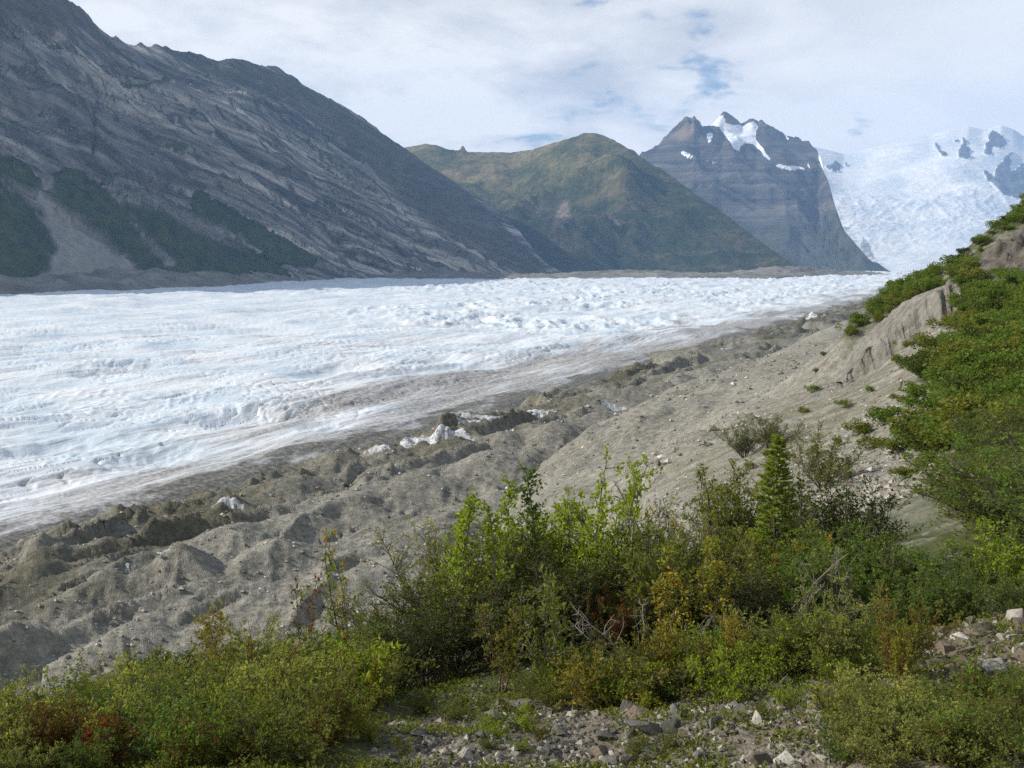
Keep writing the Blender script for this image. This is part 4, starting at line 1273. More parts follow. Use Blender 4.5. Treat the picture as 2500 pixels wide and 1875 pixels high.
SHR = {}
def proto(key, mats, fn, **kw):
    SHR[key] = (fn(**kw), mats)
proto('willow_a', ('grey', 'olive', 'brown'), grow_shrub, seed=1, stems=10, leaf=0.034, per=5, branch=4, twig=3, lean=0.7, leafw=0.24)
proto('willow_b', ('olive', 'olive', 'brown'), grow_shrub, seed=2, stems=12, leaf=0.030, per=6, branch=4, twig=3, lean=0.95, leafw=0.26)
proto('alder_a', ('green', 'green', 'brown'), grow_shrub, seed=3, stems=11, leaf=0.034, per=6, branch=5, twig=3, lean=0.85, leafw=0.36, bare=0.1)
proto('alder_b', ('dark', 'green', 'brown'), grow_shrub, seed=4, stems=13, leaf=0.030, per=6, branch=5, twig=3, lean=1.05, leafw=0.36, bare=0.1)
proto('feathery', ('olive', 'grey', 'brown'), grow_shrub, seed=5, stems=16, leaf=0.022, per=8, branch=5, twig=3, lean=0.9, leafw=0.20, up=0.8)
proto('sapling_a', ('grey', 'yellow', 'grey'), grow_shrub, seed=6, stems=3, leaf=0.042, per=5, branch=5, twig=3, lean=0.25, leafw=0.26, bare=0.35, wide=0.34)
proto('sapling_b', ('mixed', 'olive', 'brown'), grow_shrub, seed=7, stems=4, leaf=0.036, per=5, branch=5, twig=3, lean=0.38, leafw=0.26, bare=0.3, wide=0.30)
proto('low_a', ('green', 'olive', 'brown'), grow_shrub, seed=8, stems=14, leaf=0.050, per=5, branch=3, twig=2, lean=1.15, leafw=0.30, bare=0.05, wide=0.5)
proto('low_b', ('mixed', 'rust', 'red'), grow_shrub, seed=9, stems=14, leaf=0.055, per=5, branch=3, twig=2, lean=1.2, leafw=0.34, bare=0.05, wide=0.5)
proto('herb', ('bright', 'green', 'red'), grow_shrub, seed=10, stems=9, leaf=0.085, per=4, branch=3, twig=1, lean=0.5, leafw=0.20, bare=0.1, wide=0.22)
proto('poplar_a', ('bright', 'bright', 'grey'), grow_poplar, seed=11)
proto('poplar_b', ('bright', 'green', 'grey'), grow_poplar, seed=12, nb=36, lean=0.2)
proto('poplar_c', ('bright', 'green', 'grey'), grow_shrub, seed=15, stems=4, leaf=0.024, per=7, branch=4, twig=3, lean=0.32, leafw=0.36, bare=0.3, wide=0.24)
proto('overhang', ('dark', 'green', 'brown'), grow_shrub, seed=16, stems=8, leaf=0.026, per=6, branch=6, twig=3, lean=0.55, leafw=0.34, bare=0.56, wide=0.5)
proto('tall_thin', ('mixed', 'grey', 'brown'), grow_shrub, seed=13, stems=2, leaf=0.032, per=5, branch=3, twig=2, lean=0.18, leafw=0.30, bare=0.3, wide=0.20, stemr=0.008)
SHR['spruce'] = (grow_spruce(20), ('needle', 'needle', 'brown'))
SHR['dead_a'] = ((grow_dead(21, 5, 0.8, 3), None), (None, None, 'grey'))
SHR['dead_b'] = ((grow_dead(22, 4, 1.0, 4), None), (None, None, 'grey'))
SHR['dead_red'] = ((grow_dead(23, 3, 0.25, 2), None), (None, None, 'red'))
for i in range(6):
    SHR['far_%d' % i] = (grow_far(30 + i, 1500 if i < 4 else 1100, 0.075 if i < 4 else 0.10), (('green', 'olive', 'dark', 'mixed', 'bright', 'green')[i],) * 2 + ('brown',))

m_slot = bpy.data.materials.new('plant_slot')
def use(name, me, mat):
    """an object that shares the mesh data and carries its own colour"""
    if len(me.materials) == 0:
        me.materials.append(m_slot)
    o = bpy.data.objects.new(name, me)
    o.material_slots[0].link = 'OBJECT'
    o.material_slots[0].material = mat
    COL.objects.link(o)
    return o

prng = random.Random(5)
def plant(name, key, X, Y, height, label, cat, group=None, color=None, bark=None, wide=1.0, rot=None, tilt=0.0, z=None, sink=0.03):
    (wood, leaf), mats = SHR[key]
    e = bpy.data.objects.new(name, None)
    e.empty_display_size = 0.2
    e.location = (X, Y, (float(ground_z(X, Y)) if z is None else z) - sink * height)
    e.rotation_euler = (tilt * prng.uniform(-1, 1), tilt * prng.uniform(-1, 1), prng.uniform(0, 6.28) if rot is None else rot)
    e.scale = (height * wide, height * wide, height)
    COL.objects.link(e)
    tag(e, label, cat, group)
    woody = key.startswith(('poplar', 'spruce'))
    use('branches' if leaf is None else ('trunk' if woody else 'stems'), wood, BK[bark or mats[2]]).parent = e
    if leaf is not None:
        use('crown' if woody else 'foliage', leaf, LM[color or mats[0]]).parent = e
    return e

def xy(sx, Y):
    return (sx - 1250.0) / FPX / CP * Y, Y

def plant_to(name, key, sx, Y, sy_top, label, cat, **kw):
    """stand a plant at a distance under a pixel column, as tall as the photograph shows its top"""
    a, t_ = ray(sx, sy_top)
    X = float(a) * Y
    zg = float(ground_z(X, Y))
    h = max(0.25, float(t_) * Y - zg)
    return plant(name, key, X, Y, h, label, cat, z=zg, **kw)

# ------------------------------------------------------------------ plants: the ones in front, each where it stands
GMASS = 'bushes massed along the edge of the bench'
PL = [
    # name, prototype, column, distance, top row, colour, width, label
    ('young_spruce', 'spruce', 1899, 21.0, 1046, 'needle', 1.0, 'bright green young spruce rising out of the bushes'),
    ('poplar_sapling', 'poplar_a', 1068, 14.6, 1186, 'bright', 1.25, 'slim young poplar, leftmost of those standing above the bushes'),
    ('poplar_sapling', 'poplar_b', 1035, 14.4, 1205, 'bright', 1.1, 'slim young poplar leaning close against the leftmost one'),
    ('poplar_sapling', 'poplar_a', 1186, 15.2, 1170, 'bright', 1.2, 'slim young poplar between the leaning pair and the branched one'),
    ('poplar_sapling', 'poplar_b', 1212, 15.0, 1175, 'bright', 1.1, 'second slim poplar close beside the middle one'),
    ('poplar_sapling', 'poplar_a', 1310, 15.6, 1135, 'green', 1.1, 'dark green young poplar left of the tallest branched one'),
    ('poplar_sapling', 'poplar_b', 1345, 15.5, 1180, 'bright', 1.1, 'shorter young poplar in front of the tallest branched one'),
    ('poplar_sapling', 'poplar_c', 1415, 16.4, 1108, 'bright', 0.8, 'tallest branched young poplar with open crown above the bushes'),
    ('poplar_sapling', 'poplar_c', 1475, 16.6, 1112, 'bright', 0.8, 'branched young poplar with a pale bare twig at its top'),
    ('willow_sapling', 'sapling_a', 1344, 11.3, 1392, 'olive', 0.85, 'pale willow sapling with bent trunk in front of the dark hollow'),
    ('willow_sapling', 'sapling_b', 1222, 11.6, 1475, 'yellow', 0.9, 'yellowish willow sapling at the mouth of the dark hollow'),
    ('willow_sapling', 'tall_thin', 838, 12.0, 1288, 'mixed', 0.8, 'tall thin willow with turning leaves above the gravel slope'),
    ('willow_sapling', 'tall_thin', 880, 11.6, 1430, 'olive', 0.9, 'short open willow just right of the tall thin one'),
    ('willow_sapling', 'tall_thin', 742, 11.4, 1400, 'rust', 0.8, 'dry orange-leaved sapling left of the tall thin willow'),
    ('willow_bush', 'sapling_a', 538, 10.9, 1478, 'yellow', 0.95, 'pale yellow-green willow standing above the low scrub'),
    ('willow_bush', 'willow_a', 590, 11.4, 1500, 'grey', 0.8, 'pale grey-green willow beside the yellow one'),
    ('willow_bush', 'tall_thin', 246, 11.2, 1590, 'yellow', 1.5, 'small yellowing willow on the bank at the far left'),
    ('bare_shrub', 'dead_red', 650, 10.2, 1490, None, 0.9, 'bare red-brown stems leaning over the low scrub'),
    ('bare_shrub', 'dead_a', 735, 9.3, 1700, None, 0.9, 'small bare grey twigs in the low scrub'),
    ('dead_shrub', 'dead_b', 1560, 12.0, 1405, None, 1.0, 'dead grey branches fanning out under the orange bush'),
    ('dead_shrub', 'dead_a', 1655, 12.3, 1470, None, 0.8, 'bare grey stems leaning beside the fanned dead branches'),
    ('dead_shrub', 'dead_b', 1935, 13.2, 1250, None, 0.7, 'large dead pale branches forking below the spruce'),
    ('dead_shrub', 'dead_a', 2040, 13.8, 1310, None, 0.7, 'pale dead branches right of the large fork'),
    ('dead_shrub', 'dead_a', 1640, 17.0, 1120, None, 0.7, 'thin bare reddish twigs sticking up behind the bushes'),
    ('dead_shrub', 'dead_a', 2330, 9.6, 1560, None, 0.8, 'thin bare twigs beside the heap of brown stones'),
    ('willow_bush', 'sapling_b', 1650, 13.2, 1318, 'mixed', 1.0, 'bush with orange and yellow leaves in the middle of the thicket'),
    ('willow_bush', 'sapling_b', 1745, 13.8, 1290, 'mixed', 1.0, 'orange-tinged bush right of the first one'),
    ('willow_bush', 'sapling_b', 1590, 14.0, 1300, 'olive', 1.1, 'olive bush with a few orange leaves behind the dead branches'),
    ('willow_bush', 'alder_b', 1480, 13.9, 1445, 'rust', 0.6, 'rust red bush in the shade of the thicket'),
    ('willow_bush', 'low_b', 1640, 11.2, 1530, 'yellow', 0.8, 'small yellow bush at the edge of the stones'),
    ('willow_bush', 'low_a', 1545, 11.1, 1580, 'mixed', 0.9, 'low turning bush left of the small yellow one'),
    ('willow_bush', 'herb', 1795, 11.0, 1490, 'yellow', 0.7, 'single yellow spray of leaves before the dark thicket'),
    ('willow_bush', 'willow_a', 2190, 8.6, 1420, 'olive', 0.75, 'tall red-stemmed willow in front at the right'),
    ('willow_bush', 'sapling_b', 2205, 8.2, 1500, 'mixed', 0.8, 'red-stemmed willow with a few orange leaves'),
    ('willow_bush', 'herb', 2092, 7.8, 1660, 'yellow', 0.9, 'yellow-leaved shoot at the foot of the red-stemmed willow'),
    ('willow_bush', 'willow_b', 2015, 62.0, 1035, 'olive', 1.0, 'pale round willow alone on the gravel behind the spruce'),
    ('willow_bush', 'willow_b', 2010, 22.0, 1130, 'dark', 1.1, 'dense dark round bush right of the spruce'),
    ('willow_bush', 'willow_b', 2090, 22.0, 1175, 'dark', 1.1, 'second dense dark bush further right of the spruce'),
    ('willow_bush', 'willow_b', 1945, 25.0, 1170, 'olive', 1.0, 'greyish bush between the spruce and the dense dark ones'),
    ('willow_bush', 'willow_a', 1745, 24.0, 1105, 'olive', 0.8, 'thin grey-brown willow left of the spruce'),
    ('willow_bush', 'willow_b', 1820, 24.0, 1140, 'olive', 1.0, 'brownish willow close to the foot of the spruce'),
    ('willow_bush', 'feathery', 1880, 95.0, 1010, 'olive', 1.2, 'dry tan willow on the gravel slope above the spruce'),
    ('willow_bush', 'feathery', 1820, 98.0, 1035, 'olive', 1.2, 'dry tan willow left of the slope willow above the spruce'),
]
def nearer(sx, Yd):
    return 9.55 + (Yd - 11.0) * 0.78 if sx > 870 and 10.3 < Yd < 19 else Yd
for nm, key, sx, Yd, top, colr, wd_, lab in PL:
    Yd = nearer(sx, Yd)
    bk = 'red' if 'red-stemmed' in lab else None
    cat = {'young_spruce': 'tree', 'poplar_sapling': 'sapling', 'willow_sapling': 'sapling'}.get(nm, 'bush')
    plant_to(nm, key, sx, Yd, top, lab, cat, color=colr, wide=wd_, bark=bk, tilt=0.08)

# back and middle rows of the thicket; the label says what lies beside each
ROW = [
    (915, 13.6, 1460, 'alder_b', 'dark', 1.1, 'dark green bush at the left end of the thicket'),
    (975, 13.6, 1400, 'overhang', 'dark', 1.0, 'dark bush under the leftmost poplars'),
    (1010, 15.2, 1330, 'feathery', 'olive', 1.2, 'feathery bush behind the leftmost poplars'),
    (1085, 15.4, 1275, 'feathery', 'olive', 1.2, 'feathery olive bush at the foot of the leftmost poplars'),
    (1165, 16.0, 1245, 'feathery', 'grey', 1.2, 'feathery grey-green bush at the foot of the middle poplars'),
    (1245, 16.2, 1235, 'feathery', 'olive', 1.2, 'feathery bush between middle and branched poplars'),
    (1325, 16.6, 1240, 'feathery', 'mixed', 1.2, 'brownish feathery bush under the branched poplars'),
    (1400, 17.2, 1225, 'alder_a', 'bright', 1.1, 'bright green bush right under the tallest poplar'),
    (1470, 17.2, 1215, 'alder_a', 'bright', 1.2, 'bright green leafy bush right of the tallest poplar'),
    (1540, 17.6, 1200, 'willow_a', 'bright', 1.1, 'light green bush on the crest of the thicket'),
    (1610, 17.8, 1205, 'willow_b', 'mixed', 1.1, 'bush tinged orange on the crest of the thicket'),
    (1680, 17.4, 1225, 'willow_b', 'mixed', 1.1, 'turning bush right of the orange-tinged crest bush'),
    (1760, 17.6, 1235, 'willow_a', 'olive', 1.1, 'olive bush in front of the thin grey-brown willow'),
    (1840, 17.4, 1270, 'willow_b', 'mixed', 1.1, 'yellow-brown bush at the foot of the spruce'),
    (1920, 17.4, 1265, 'alder_a', 'olive', 1.1, 'olive bush just right of the foot of the spruce'),
    (1990, 17.0, 1280, 'willow_b', 'mixed', 1.0, 'orange-flecked bush around the dead fork'),
    (2070, 16.6, 1275, 'alder_a', 'green', 1.2, 'large green bush right of the dead fork'),
    (2150, 16.6, 1300, 'alder_a', 'green', 1.2, 'large green bush below the bare gravel patch'),
    (2230, 16.2, 1345, 'alder_b', 'dark', 1.2, 'dark green bush under the bare gravel patch'),
    (2310, 16.0, 1350, 'alder_a', 'green', 1.2, 'green bush behind the heap of brown stones'),
    (2390, 15.6, 1330, 'alder_b', 'green', 1.2, 'green bush behind the right end of the stone heap'),
    (2470, 15.2, 1290, 'alder_a', 'bright', 1.2, 'bright green bush cut by the right edge above the stones'),
    (2560, 15.0, 1280, 'alder_b', 'green', 1.2, 'green bush beyond the right edge'),
    (1040, 13.2, 1430, 'overhang', 'dark', 1.2, 'dark bush roofing the left side of the hollow'),  # dark leaf colour here stands in for the shade of the hollow
    (1120, 13.8, 1370, 'overhang', 'dark', 1.2, 'dark bush roofing the middle of the hollow'),
    (1200, 14.2, 1345, 'overhang', 'olive', 1.2, 'shaded feathery bush above the hollow'),
    (1290, 14.4, 1335, 'overhang', 'dark', 1.2, 'dark bush behind the pale willow sapling'),
    (1370, 14.6, 1320, 'feathery', 'olive', 1.2, 'shaded feathery bush right of the pale sapling'),
    (1440, 14.6, 1320, 'overhang', 'dark', 1.2, 'dark bush beside the rust red one'),
    (1540, 15.2, 1275, 'alder_a', 'olive', 1.1, 'olive bush above the rust red one'),
    (1700, 15.0, 1290, 'alder_a', 'olive', 1.1, 'olive bush behind the two orange ones'),
    (1820, 14.8, 1330, 'overhang', 'dark', 1.2, 'dark bush in the shade left of the dead fork'),
    (1890, 14.4, 1370, 'overhang', 'dark', 1.2, 'dark low bush under the dead fork'),
    (2010, 14.6, 1330, 'alder_a', 'green', 1.1, 'green bush behind the pale dead branches'),
    (2110, 14.0, 1330, 'alder_a', 'green', 1.1, 'green bush left of the stone heap'),
    (2190, 13.6, 1370, 'alder_b', 'green', 1.1, 'lower green bush left of the stone heap'),
    (2280, 13.4, 1400, 'alder_a', 'green', 1.1, 'low green bush touching the stone heap'),
    (2370, 13.2, 1410, 'alder_b', 'green', 1.1, 'low green bush over the stone heap'),
    (2460, 13.0, 1400, 'alder_a', 'green', 1.1, 'low green bush over the right end of the stones'),
    (1400, 12.0, 1500, 'alder_b', 'dark', 1.0, 'low dark bush right of the pale sapling trunk'),
    (1470, 11.9, 1545, 'low_a', 'olive', 0.9, 'low olive bush in front of the dead branches'),
    (1380, 11.2, 1600, 'low_a', 'bright', 0.8, 'small bright bush at the foot of the pale sapling'),
    (1310, 11.3, 1610, 'low_a', 'olive', 0.8, 'small olive bush beside the foot of the pale sapling'),
    (1710, 11.6, 1520, 'low_a', 'bright', 0.9, 'low bright green bush right of the small yellow one'),
    (1770, 11.8, 1500, 'herb', 'green', 1.0, 'leafy green shoots behind the yellow spray'),
    (1850, 11.4, 1480, 'willow_a', 'grey', 0.9, 'grey-green low willow right of the yellow spray'),
    (1930, 11.0, 1500, 'willow_a', 'grey', 0.9, 'grey-green low willow at the edge of the dark thicket'),
    (1990, 10.6, 1450, 'willow_b', 'olive', 0.9, 'olive willow at the edge of the dark thicket'),
    (2070, 10.4, 1430, 'willow_a', 'grey', 0.9, 'grey-green willow behind the red-stemmed one'),
    (2140, 10.0, 1490, 'willow_b', 'green', 0.9, 'green willow left of the heap of stones'),
    (1870, 9.9, 1590, 'low_a', 'grey', 0.9, 'low grey-green bush among the stones'),
    (1960, 9.4, 1600, 'low_a', 'olive', 0.9, 'low olive bush among the stones'),
    (2040, 9.0, 1580, 'low_a', 'grey', 0.9, 'low grey bush left of the red-stemmed willow'),
    (2240, 7.6, 1725, 'low_a', 'olive', 1.0, 'broad olive bush right of the red stem'),
    (2330, 7.1, 1750, 'low_a', 'grey', 1.0, 'broad grey-green bush near the lower right corner'),
    (2420, 6.8, 1750, 'low_a', 'olive', 1.0, 'broad olive bush in the lower right corner'),
    (2500, 7.0, 1730, 'low_a', 'grey', 1.0, 'broad bush cut by the right edge low down'),
    (2180, 7.2, 1740, 'low_a', 'grey', 0.9, 'low grey bush below the red stem'),
    (2290, 6.6, 1790, 'low_a', 'green', 0.9, 'green bush cut by the lower edge right of the path'),
    (2400, 6.3, 1800, 'low_a', 'olive', 0.9, 'olive bush cut by the lower edge near the corner'),
    (2090, 7.6, 1740, 'low_a', 'olive', 0.8, 'small olive bush under the yellow-leaved shoot'),
    (2480, 8.0, 1680, 'low_a', 'green', 0.8, 'small green bush in front of the stones at the right'),
    (880, 10.6, 1560, 'herb', 'bright', 1.0, 'bright leafy shoots left of the dark hollow'),
    (930, 10.2, 1620, 'herb', 'bright', 0.9, 'pale shoots at the left edge of the stones'),
    (840, 9.4, 1640, 'alder_a', 'bright', 0.8, 'bright green bush at the left edge of the stones'),
    (790, 10.2, 1600, 'alder_a', 'bright', 0.9, 'bright green bush below the tall thin willow'),
    (700, 10.8, 1540, 'willow_a', 'green', 0.9, 'green bush below the orange-leaved sapling'),
    (760, 12.2, 1560, 'willow_b', 'olive', 1.0, 'olive bush behind the orange-leaved sapling'),
    (850, 12.6, 1540, 'alder_b', 'olive', 1.0, 'olive bush under the tall thin willow'),
    (640, 12.0, 1520, 'willow_a', 'grey', 1.0, 'grey willow right of the yellow one'),
    (125, 7.7, 1725, 'low_b', 'rust', 0.9, 'low red bush near the lower left corner'),
    (255, 7.6, 1750, 'low_b', 'rust', 0.8, 'second low red bush right of the corner one'),
    (40, 8.0, 1770, 'herb', 'bright', 1.2, 'bright green shoots in the lower left corner'),
    (395, 11.0, 1610, 'alder_b', 'dark', 1.2, 'dark bush left of the yellow willow'),
    (440, 10.2, 1650, 'alder_b', 'dark', 1.1, 'dark bush with a black hollow under it'),
    (340, 11.6, 1600, 'alder_a', 'olive', 1.1, 'olive bush on the bank right of the small yellowing willow'),
    (870, 8.2, 1740, 'low_b', 'mixed', 0.8, 'small bush with orange leaves beside the stones'),
    (905, 7.9, 1790, 'low_a', 'grey', 0.8, 'small grey bush at the left edge of the stones'),
]
for sx, Yd, top, key, colr, wd_, lab in ROW:
    Yd = nearer(sx, Yd)
    if 880 < sx < 2300 and Yd > 10.2:
        top += 50 if sx < 1900 else 20
    if sx < 1020 and sx > 890 and Yd > 10.2:
        top += 55
    plant_to('bush', key, sx, Yd, top, lab, 'bush', group=GMASS, color=colr, wide=wd_, tilt=0.1)

# low scrub on the left bank: alike bushes that nothing tells apart
R = random.Random(77)
pts = []
tries = 0
SCRUB = {'green': 'low leafy green bush on the left bank', 'olive': 'low olive bush on the left bank', 'grey': 'low grey-green bush on the left bank', 'mixed': 'low turning bush on the left bank', 'rust': 'low reddish bush on the left bank'}
while len(pts) < 92 and tries < 4000:
    tries += 1
    Yd = 7.2 + 5.6 * R.random()
    sx = R.uniform(-170, 900 - 40 * (9.5 - Yd if Yd < 9.5 else 0))
    X = xy(sx, Yd)[0]
    if any((X - q[0]) ** 2 + (Yd - q[1]) ** 2 < 0.42 ** 2 for q in pts):
        continue
    pts.append((X, Yd))
    colr = R.choice(['green', 'green', 'olive', 'grey', 'grey', 'green', 'olive', 'mixed' if R.random() < 0.5 else 'green', 'rust' if sx < 420 and R.random() < 0.6 else 'grey'])
    key = R.choice(['low_a', 'low_a', 'low_b', 'willow_b', 'alder_b', 'herb'])
    plant('bush', key, X, Yd, R.uniform(0.42, 0.85) * (0.75 if key == 'herb' else 1.0) * (0.42 + 0.43 * min(1.0, max(0.0, (sx + 50) / 550)) if Yd > 9 else 0.8), SCRUB[colr], 'bush', group='low scrub on the left bank', color=colr, wide=R.uniform(0.9, 1.3), tilt=0.12)

# knee-high growth along the foot of the thicket
FOOTW = {'bright': 'bright shoots at the foot of the thicket', 'green': 'low green bush at the foot of the thicket', 'olive': 'low olive bush at the foot of the thicket', 'grey': 'low grey-green bush at the foot of the thicket', 'yellow': 'low yellow bush at the foot of the thicket'}
for i in range(36):
    sx = 1340 + 750 * (i + R.random()) / 36
    Yd = R.uniform(9.0, 10.3) - (0.25 if sx > 1750 else 0.0)
    colr = R.choice(['bright', 'green', 'olive', 'olive', 'grey', 'bright', 'yellow' if R.random() < 0.15 else 'green'])
    plant('bush', R.choice(['low_a', 'herb', 'willow_b', 'low_a', 'herb']), xy(sx, Yd)[0], Yd, R.uniform(0.25, 0.62), FOOTW[colr], 'bush', group='growth along the foot of the thicket', color=colr, wide=R.uniform(0.9, 1.3), tilt=0.15)
# small plants between the stones
for i in range(24):
    sx, sy = R.uniform(960, 2080), R.uniform(1730, 1870)
    if abs(sx - 1810) < 130 and sy > 1780:
        continue
    h_ = hit(sx, sy)
    colr = R.choice(['bright', 'olive', 'grey'])
    plant('weed', R.choice(['low_a', 'herb', 'low_a']), h_[0], h_[1], R.uniform(0.10, 0.22), {'bright': 'bright green weed between the stones', 'olive': 'olive weed between the stones', 'grey': 'grey-green weed between the stones'}[colr], 'plant', group='weeds between the stones', color=colr, wide=R.uniform(1.0, 1.6), tilt=0.2)

# leafy mass in the lower right corner
for i in range(26):
    Yd = R.uniform(6.1, 7.5)
    sx = R.uniform(2060, 2560)
    X = xy(sx, Yd)[0]
    colr = R.choice(['grey', 'olive', 'green', 'grey'])
    plant('bush', R.choice(['low_a', 'low_a', 'willow_b', 'herb']), X, Yd, R.uniform(0.26, 0.45), {'grey': 'low grey-green bush at the lower right', 'olive': 'low olive bush at the lower right', 'green': 'low green bush at the lower right'}[colr], 'bush', group='leafy mass at the lower right', color=colr, wide=R.uniform(1.0, 1.4), tilt=0.12)

# ------------------------------------------------------------------ bushes on the hillside
def scatter_px(poly, count, gap_fn, seed, ymin=18, ymax=240):
    R = random.Random(seed)
    xs = [p[0] for p in poly]
    ys = [p[1] for p in poly]
    got = []
    for _ in range(count * 60):
        if len(got) >= count:
            break
        sx, sy = R.uniform(min(xs), min(max(xs), 2620)), R.uniform(min(ys), max(ys))
        if not in_poly(np.array(sx), np.array(sy), poly):
            continue
        h = hit(sx, sy)
        if h is None or h[1] < ymin or h[1] > ymax:
            continue
        g = gap_fn(h[1])
        if any((h[0] - q[0]) ** 2 + (h[1] - q[1]) ** 2 < g * g for q in got):
            continue
        got.append((h[0], h[1], h[2], sx, sy))
    return got

R = random.Random(9)
HIL = {'upper': ('bush on the hillside below the rock outcrop', 'bushes on the upper hillside'), 'mid': ('bush right of the gravel gully', 'bushes on the hillside by the gully'),
       'low': ('leafy bush above the stone heap', 'bushes low on the hillside'), 'turn': ('olive-brown bush on the hillside', 'olive-brown bushes on the hillside'), 'crest': ('bush on the rib above the scarp', 'bushes on the rib above the scarp'), 'sky': ('bush on the skyline by the outcrop', 'bushes on the steep skyline')}
BARE = [[(2100, 1110), (2320, 1115), (2335, 1200), (2110, 1215)], [(2220, 1185), (2380, 1175), (2400, 1290), (2230, 1290)], [(2180, 955), (2325, 925), (2330, 968), (2200, 1025)]]
spots = scatter_px(VEG_R, 400, lambda Y: 0.95 + 0.0085 * Y, 3, 18, 200)
for X, Y, Z, sx, sy in spots:
    if onrock[min(NL - 1, int((math.log(Y) - gl[0]) / (gl[1] - gl[0]))), min(NA - 1, max(0, int((X / Y - ga[0]) / (ga[1] - ga[0]))))] > 0.35:
        continue
    if Y < 45 and sx < 2420:
        continue
    skyl = Y > 165
    turn = R.random() < 0.10
    k = 'turn' if turn else ('sky' if skyl else ('upper' if sy < 800 else ('mid' if sy < 1110 else 'low')))
    if Y < 42:
        key = R.choice(['alder_a', 'alder_b', 'willow_a', 'willow_b'])
    else:
        key = 'far_%d' % R.choice([0, 1, 2, 4, 5, 0, 1])
    colr = 'olive' if turn else ('dark' if skyl and R.random() < 0.3 else R.choice(['green', 'green', 'green', 'dark', 'dark', 'green', 'olive']))
    h = R.uniform(1.1, 2.3) * (0.8 if skyl else 1.0)
    tx, ty = proj(X, Y, Z + h)
    if any(in_poly(np.array(tx), np.array(ty), g_) or in_poly(np.array(sx), np.array(sy), g_) for g_ in BARE):
        continue
    cw = '' if turn else {'dark': 'dark ', 'green': 'green ', 'olive': 'olive ', 'bright': 'bright green '}[colr]
    plant('hillside_bush', key, X, Y, h, ('large ' if h > 1.75 else 'small ') + cw + HIL[k][0], 'bush', group=HIL[k][1], color=colr, wide=R.uniform(1.3, 1.8), tilt=0.1, z=Z)
for X, Y, Z, sx, sy in scatter_px(VEG_C, 46, lambda Y: 1.2, 4, 120, 200):
    plant('hillside_bush', 'far_%d' % R.choice([0, 1, 2, 5]), X, Y, R.uniform(1.3, 2.6), HIL['crest'][0], 'bush', group=HIL['crest'][1], color=R.choice(['green', 'olive', 'green']), wide=R.uniform(0.9, 1.4), tilt=0.1, z=Z)
# tufts on the open gravel
TUFT = [(2060, 1000), (2210, 850), (2190, 885), (2270, 845), (2280, 800), (2010, 870), (1985, 960), (1990, 915), (2235, 960), (2215, 990), (2130, 1100), (2180, 1110), (2230, 1090), (2100, 1060), (1960, 1010), (1880, 1130), (1850, 1090), (2160, 1040), (1830, 1150), (2050, 1090), (2120, 965), (1830, 960), (2260, 1140), (2200, 1180)]
for i, (sx, sy) in enumerate(TUFT):
    h = hit(sx, sy)
    if h is not None:
        plant('slope_tuft', 'far_%d' % (i % 6), h[0], h[1], R.uniform(0.6, 1.4), 'small bush alone on the bare gravel', 'bush', group='small bushes on the open gravel', color=R.choice(['olive', 'green', 'olive']), wide=R.uniform(1.0, 1.7), z=h[2])
h = hit(20, 1655)

# ------------------------------------------------------------------ stones
import bmesh
def rock_mesh(seed, npts=13, sub=1):
    rng = np.random.RandomState(seed)
    bm = bmesh.new()
    v = rng.normal(size=(npts, 3))
    v /= np.linalg.norm(v, axis=1, keepdims=True)
    v *= (0.36 + 0.16 * rng.rand(npts, 1)) * np.array([1.15, 0.95, 0.62])
    for q in v:
        bm.verts.new(q)
    r = bmesh.ops.convex_hull(bm, input=bm.verts)
    for q in [g for g in r.get('geom_interior', []) if isinstance(g, bmesh.types.BMVert)]:
        if q.is_valid:
            bm.verts.remove(q)
    bmesh.ops.triangulate(bm, faces=bm.faces)
    me = bpy.data.meshes.new('rock')
    bm.to_mesh(me)
    bm.free()
    me.polygons.foreach_set('use_smooth', np.zeros(len(me.polygons), bool))
    return me

def stone_material(name, stops):
    m, t, out = new_mat(name)
    oi = t.add('ShaderNodeObjectInfo').outputs['Random']
    P = t.pos()
    n1 = t.noise(P, 7.0, 4, 0.65)
    c = t.ramp(t.math('ADD', t.math('MULTIPLY', oi, 0.75), t.math('MULTIPLY', t.math('SUBTRACT', n1, 0.5), 0.35), clamp=True), stops)
    n2 = t.noise(P, 40.0, 3, 0.65)
    c = t.mix(0.5, c, t.mix(1.0, c, t.ramp(n2, [(0.3, (0.45, 0.44, 0.42)), (0.7, (1.5, 1.48, 1.42))]), 'MULTIPLY'))
    lich = t.smooth(t.noise(P, 12.0, 3, 0.6), 0.60, 0.68)
    c = t.mix(t.math('MULTIPLY', lich, 0.4), c, (0.27, 0.26, 0.20))
    principled(t, out, c, 0.88, t.bump(t.math('ADD', n1, t.math('MULTIPLY', n2, 0.3)), 0.03, 0.9), spec=0.25)
    return m

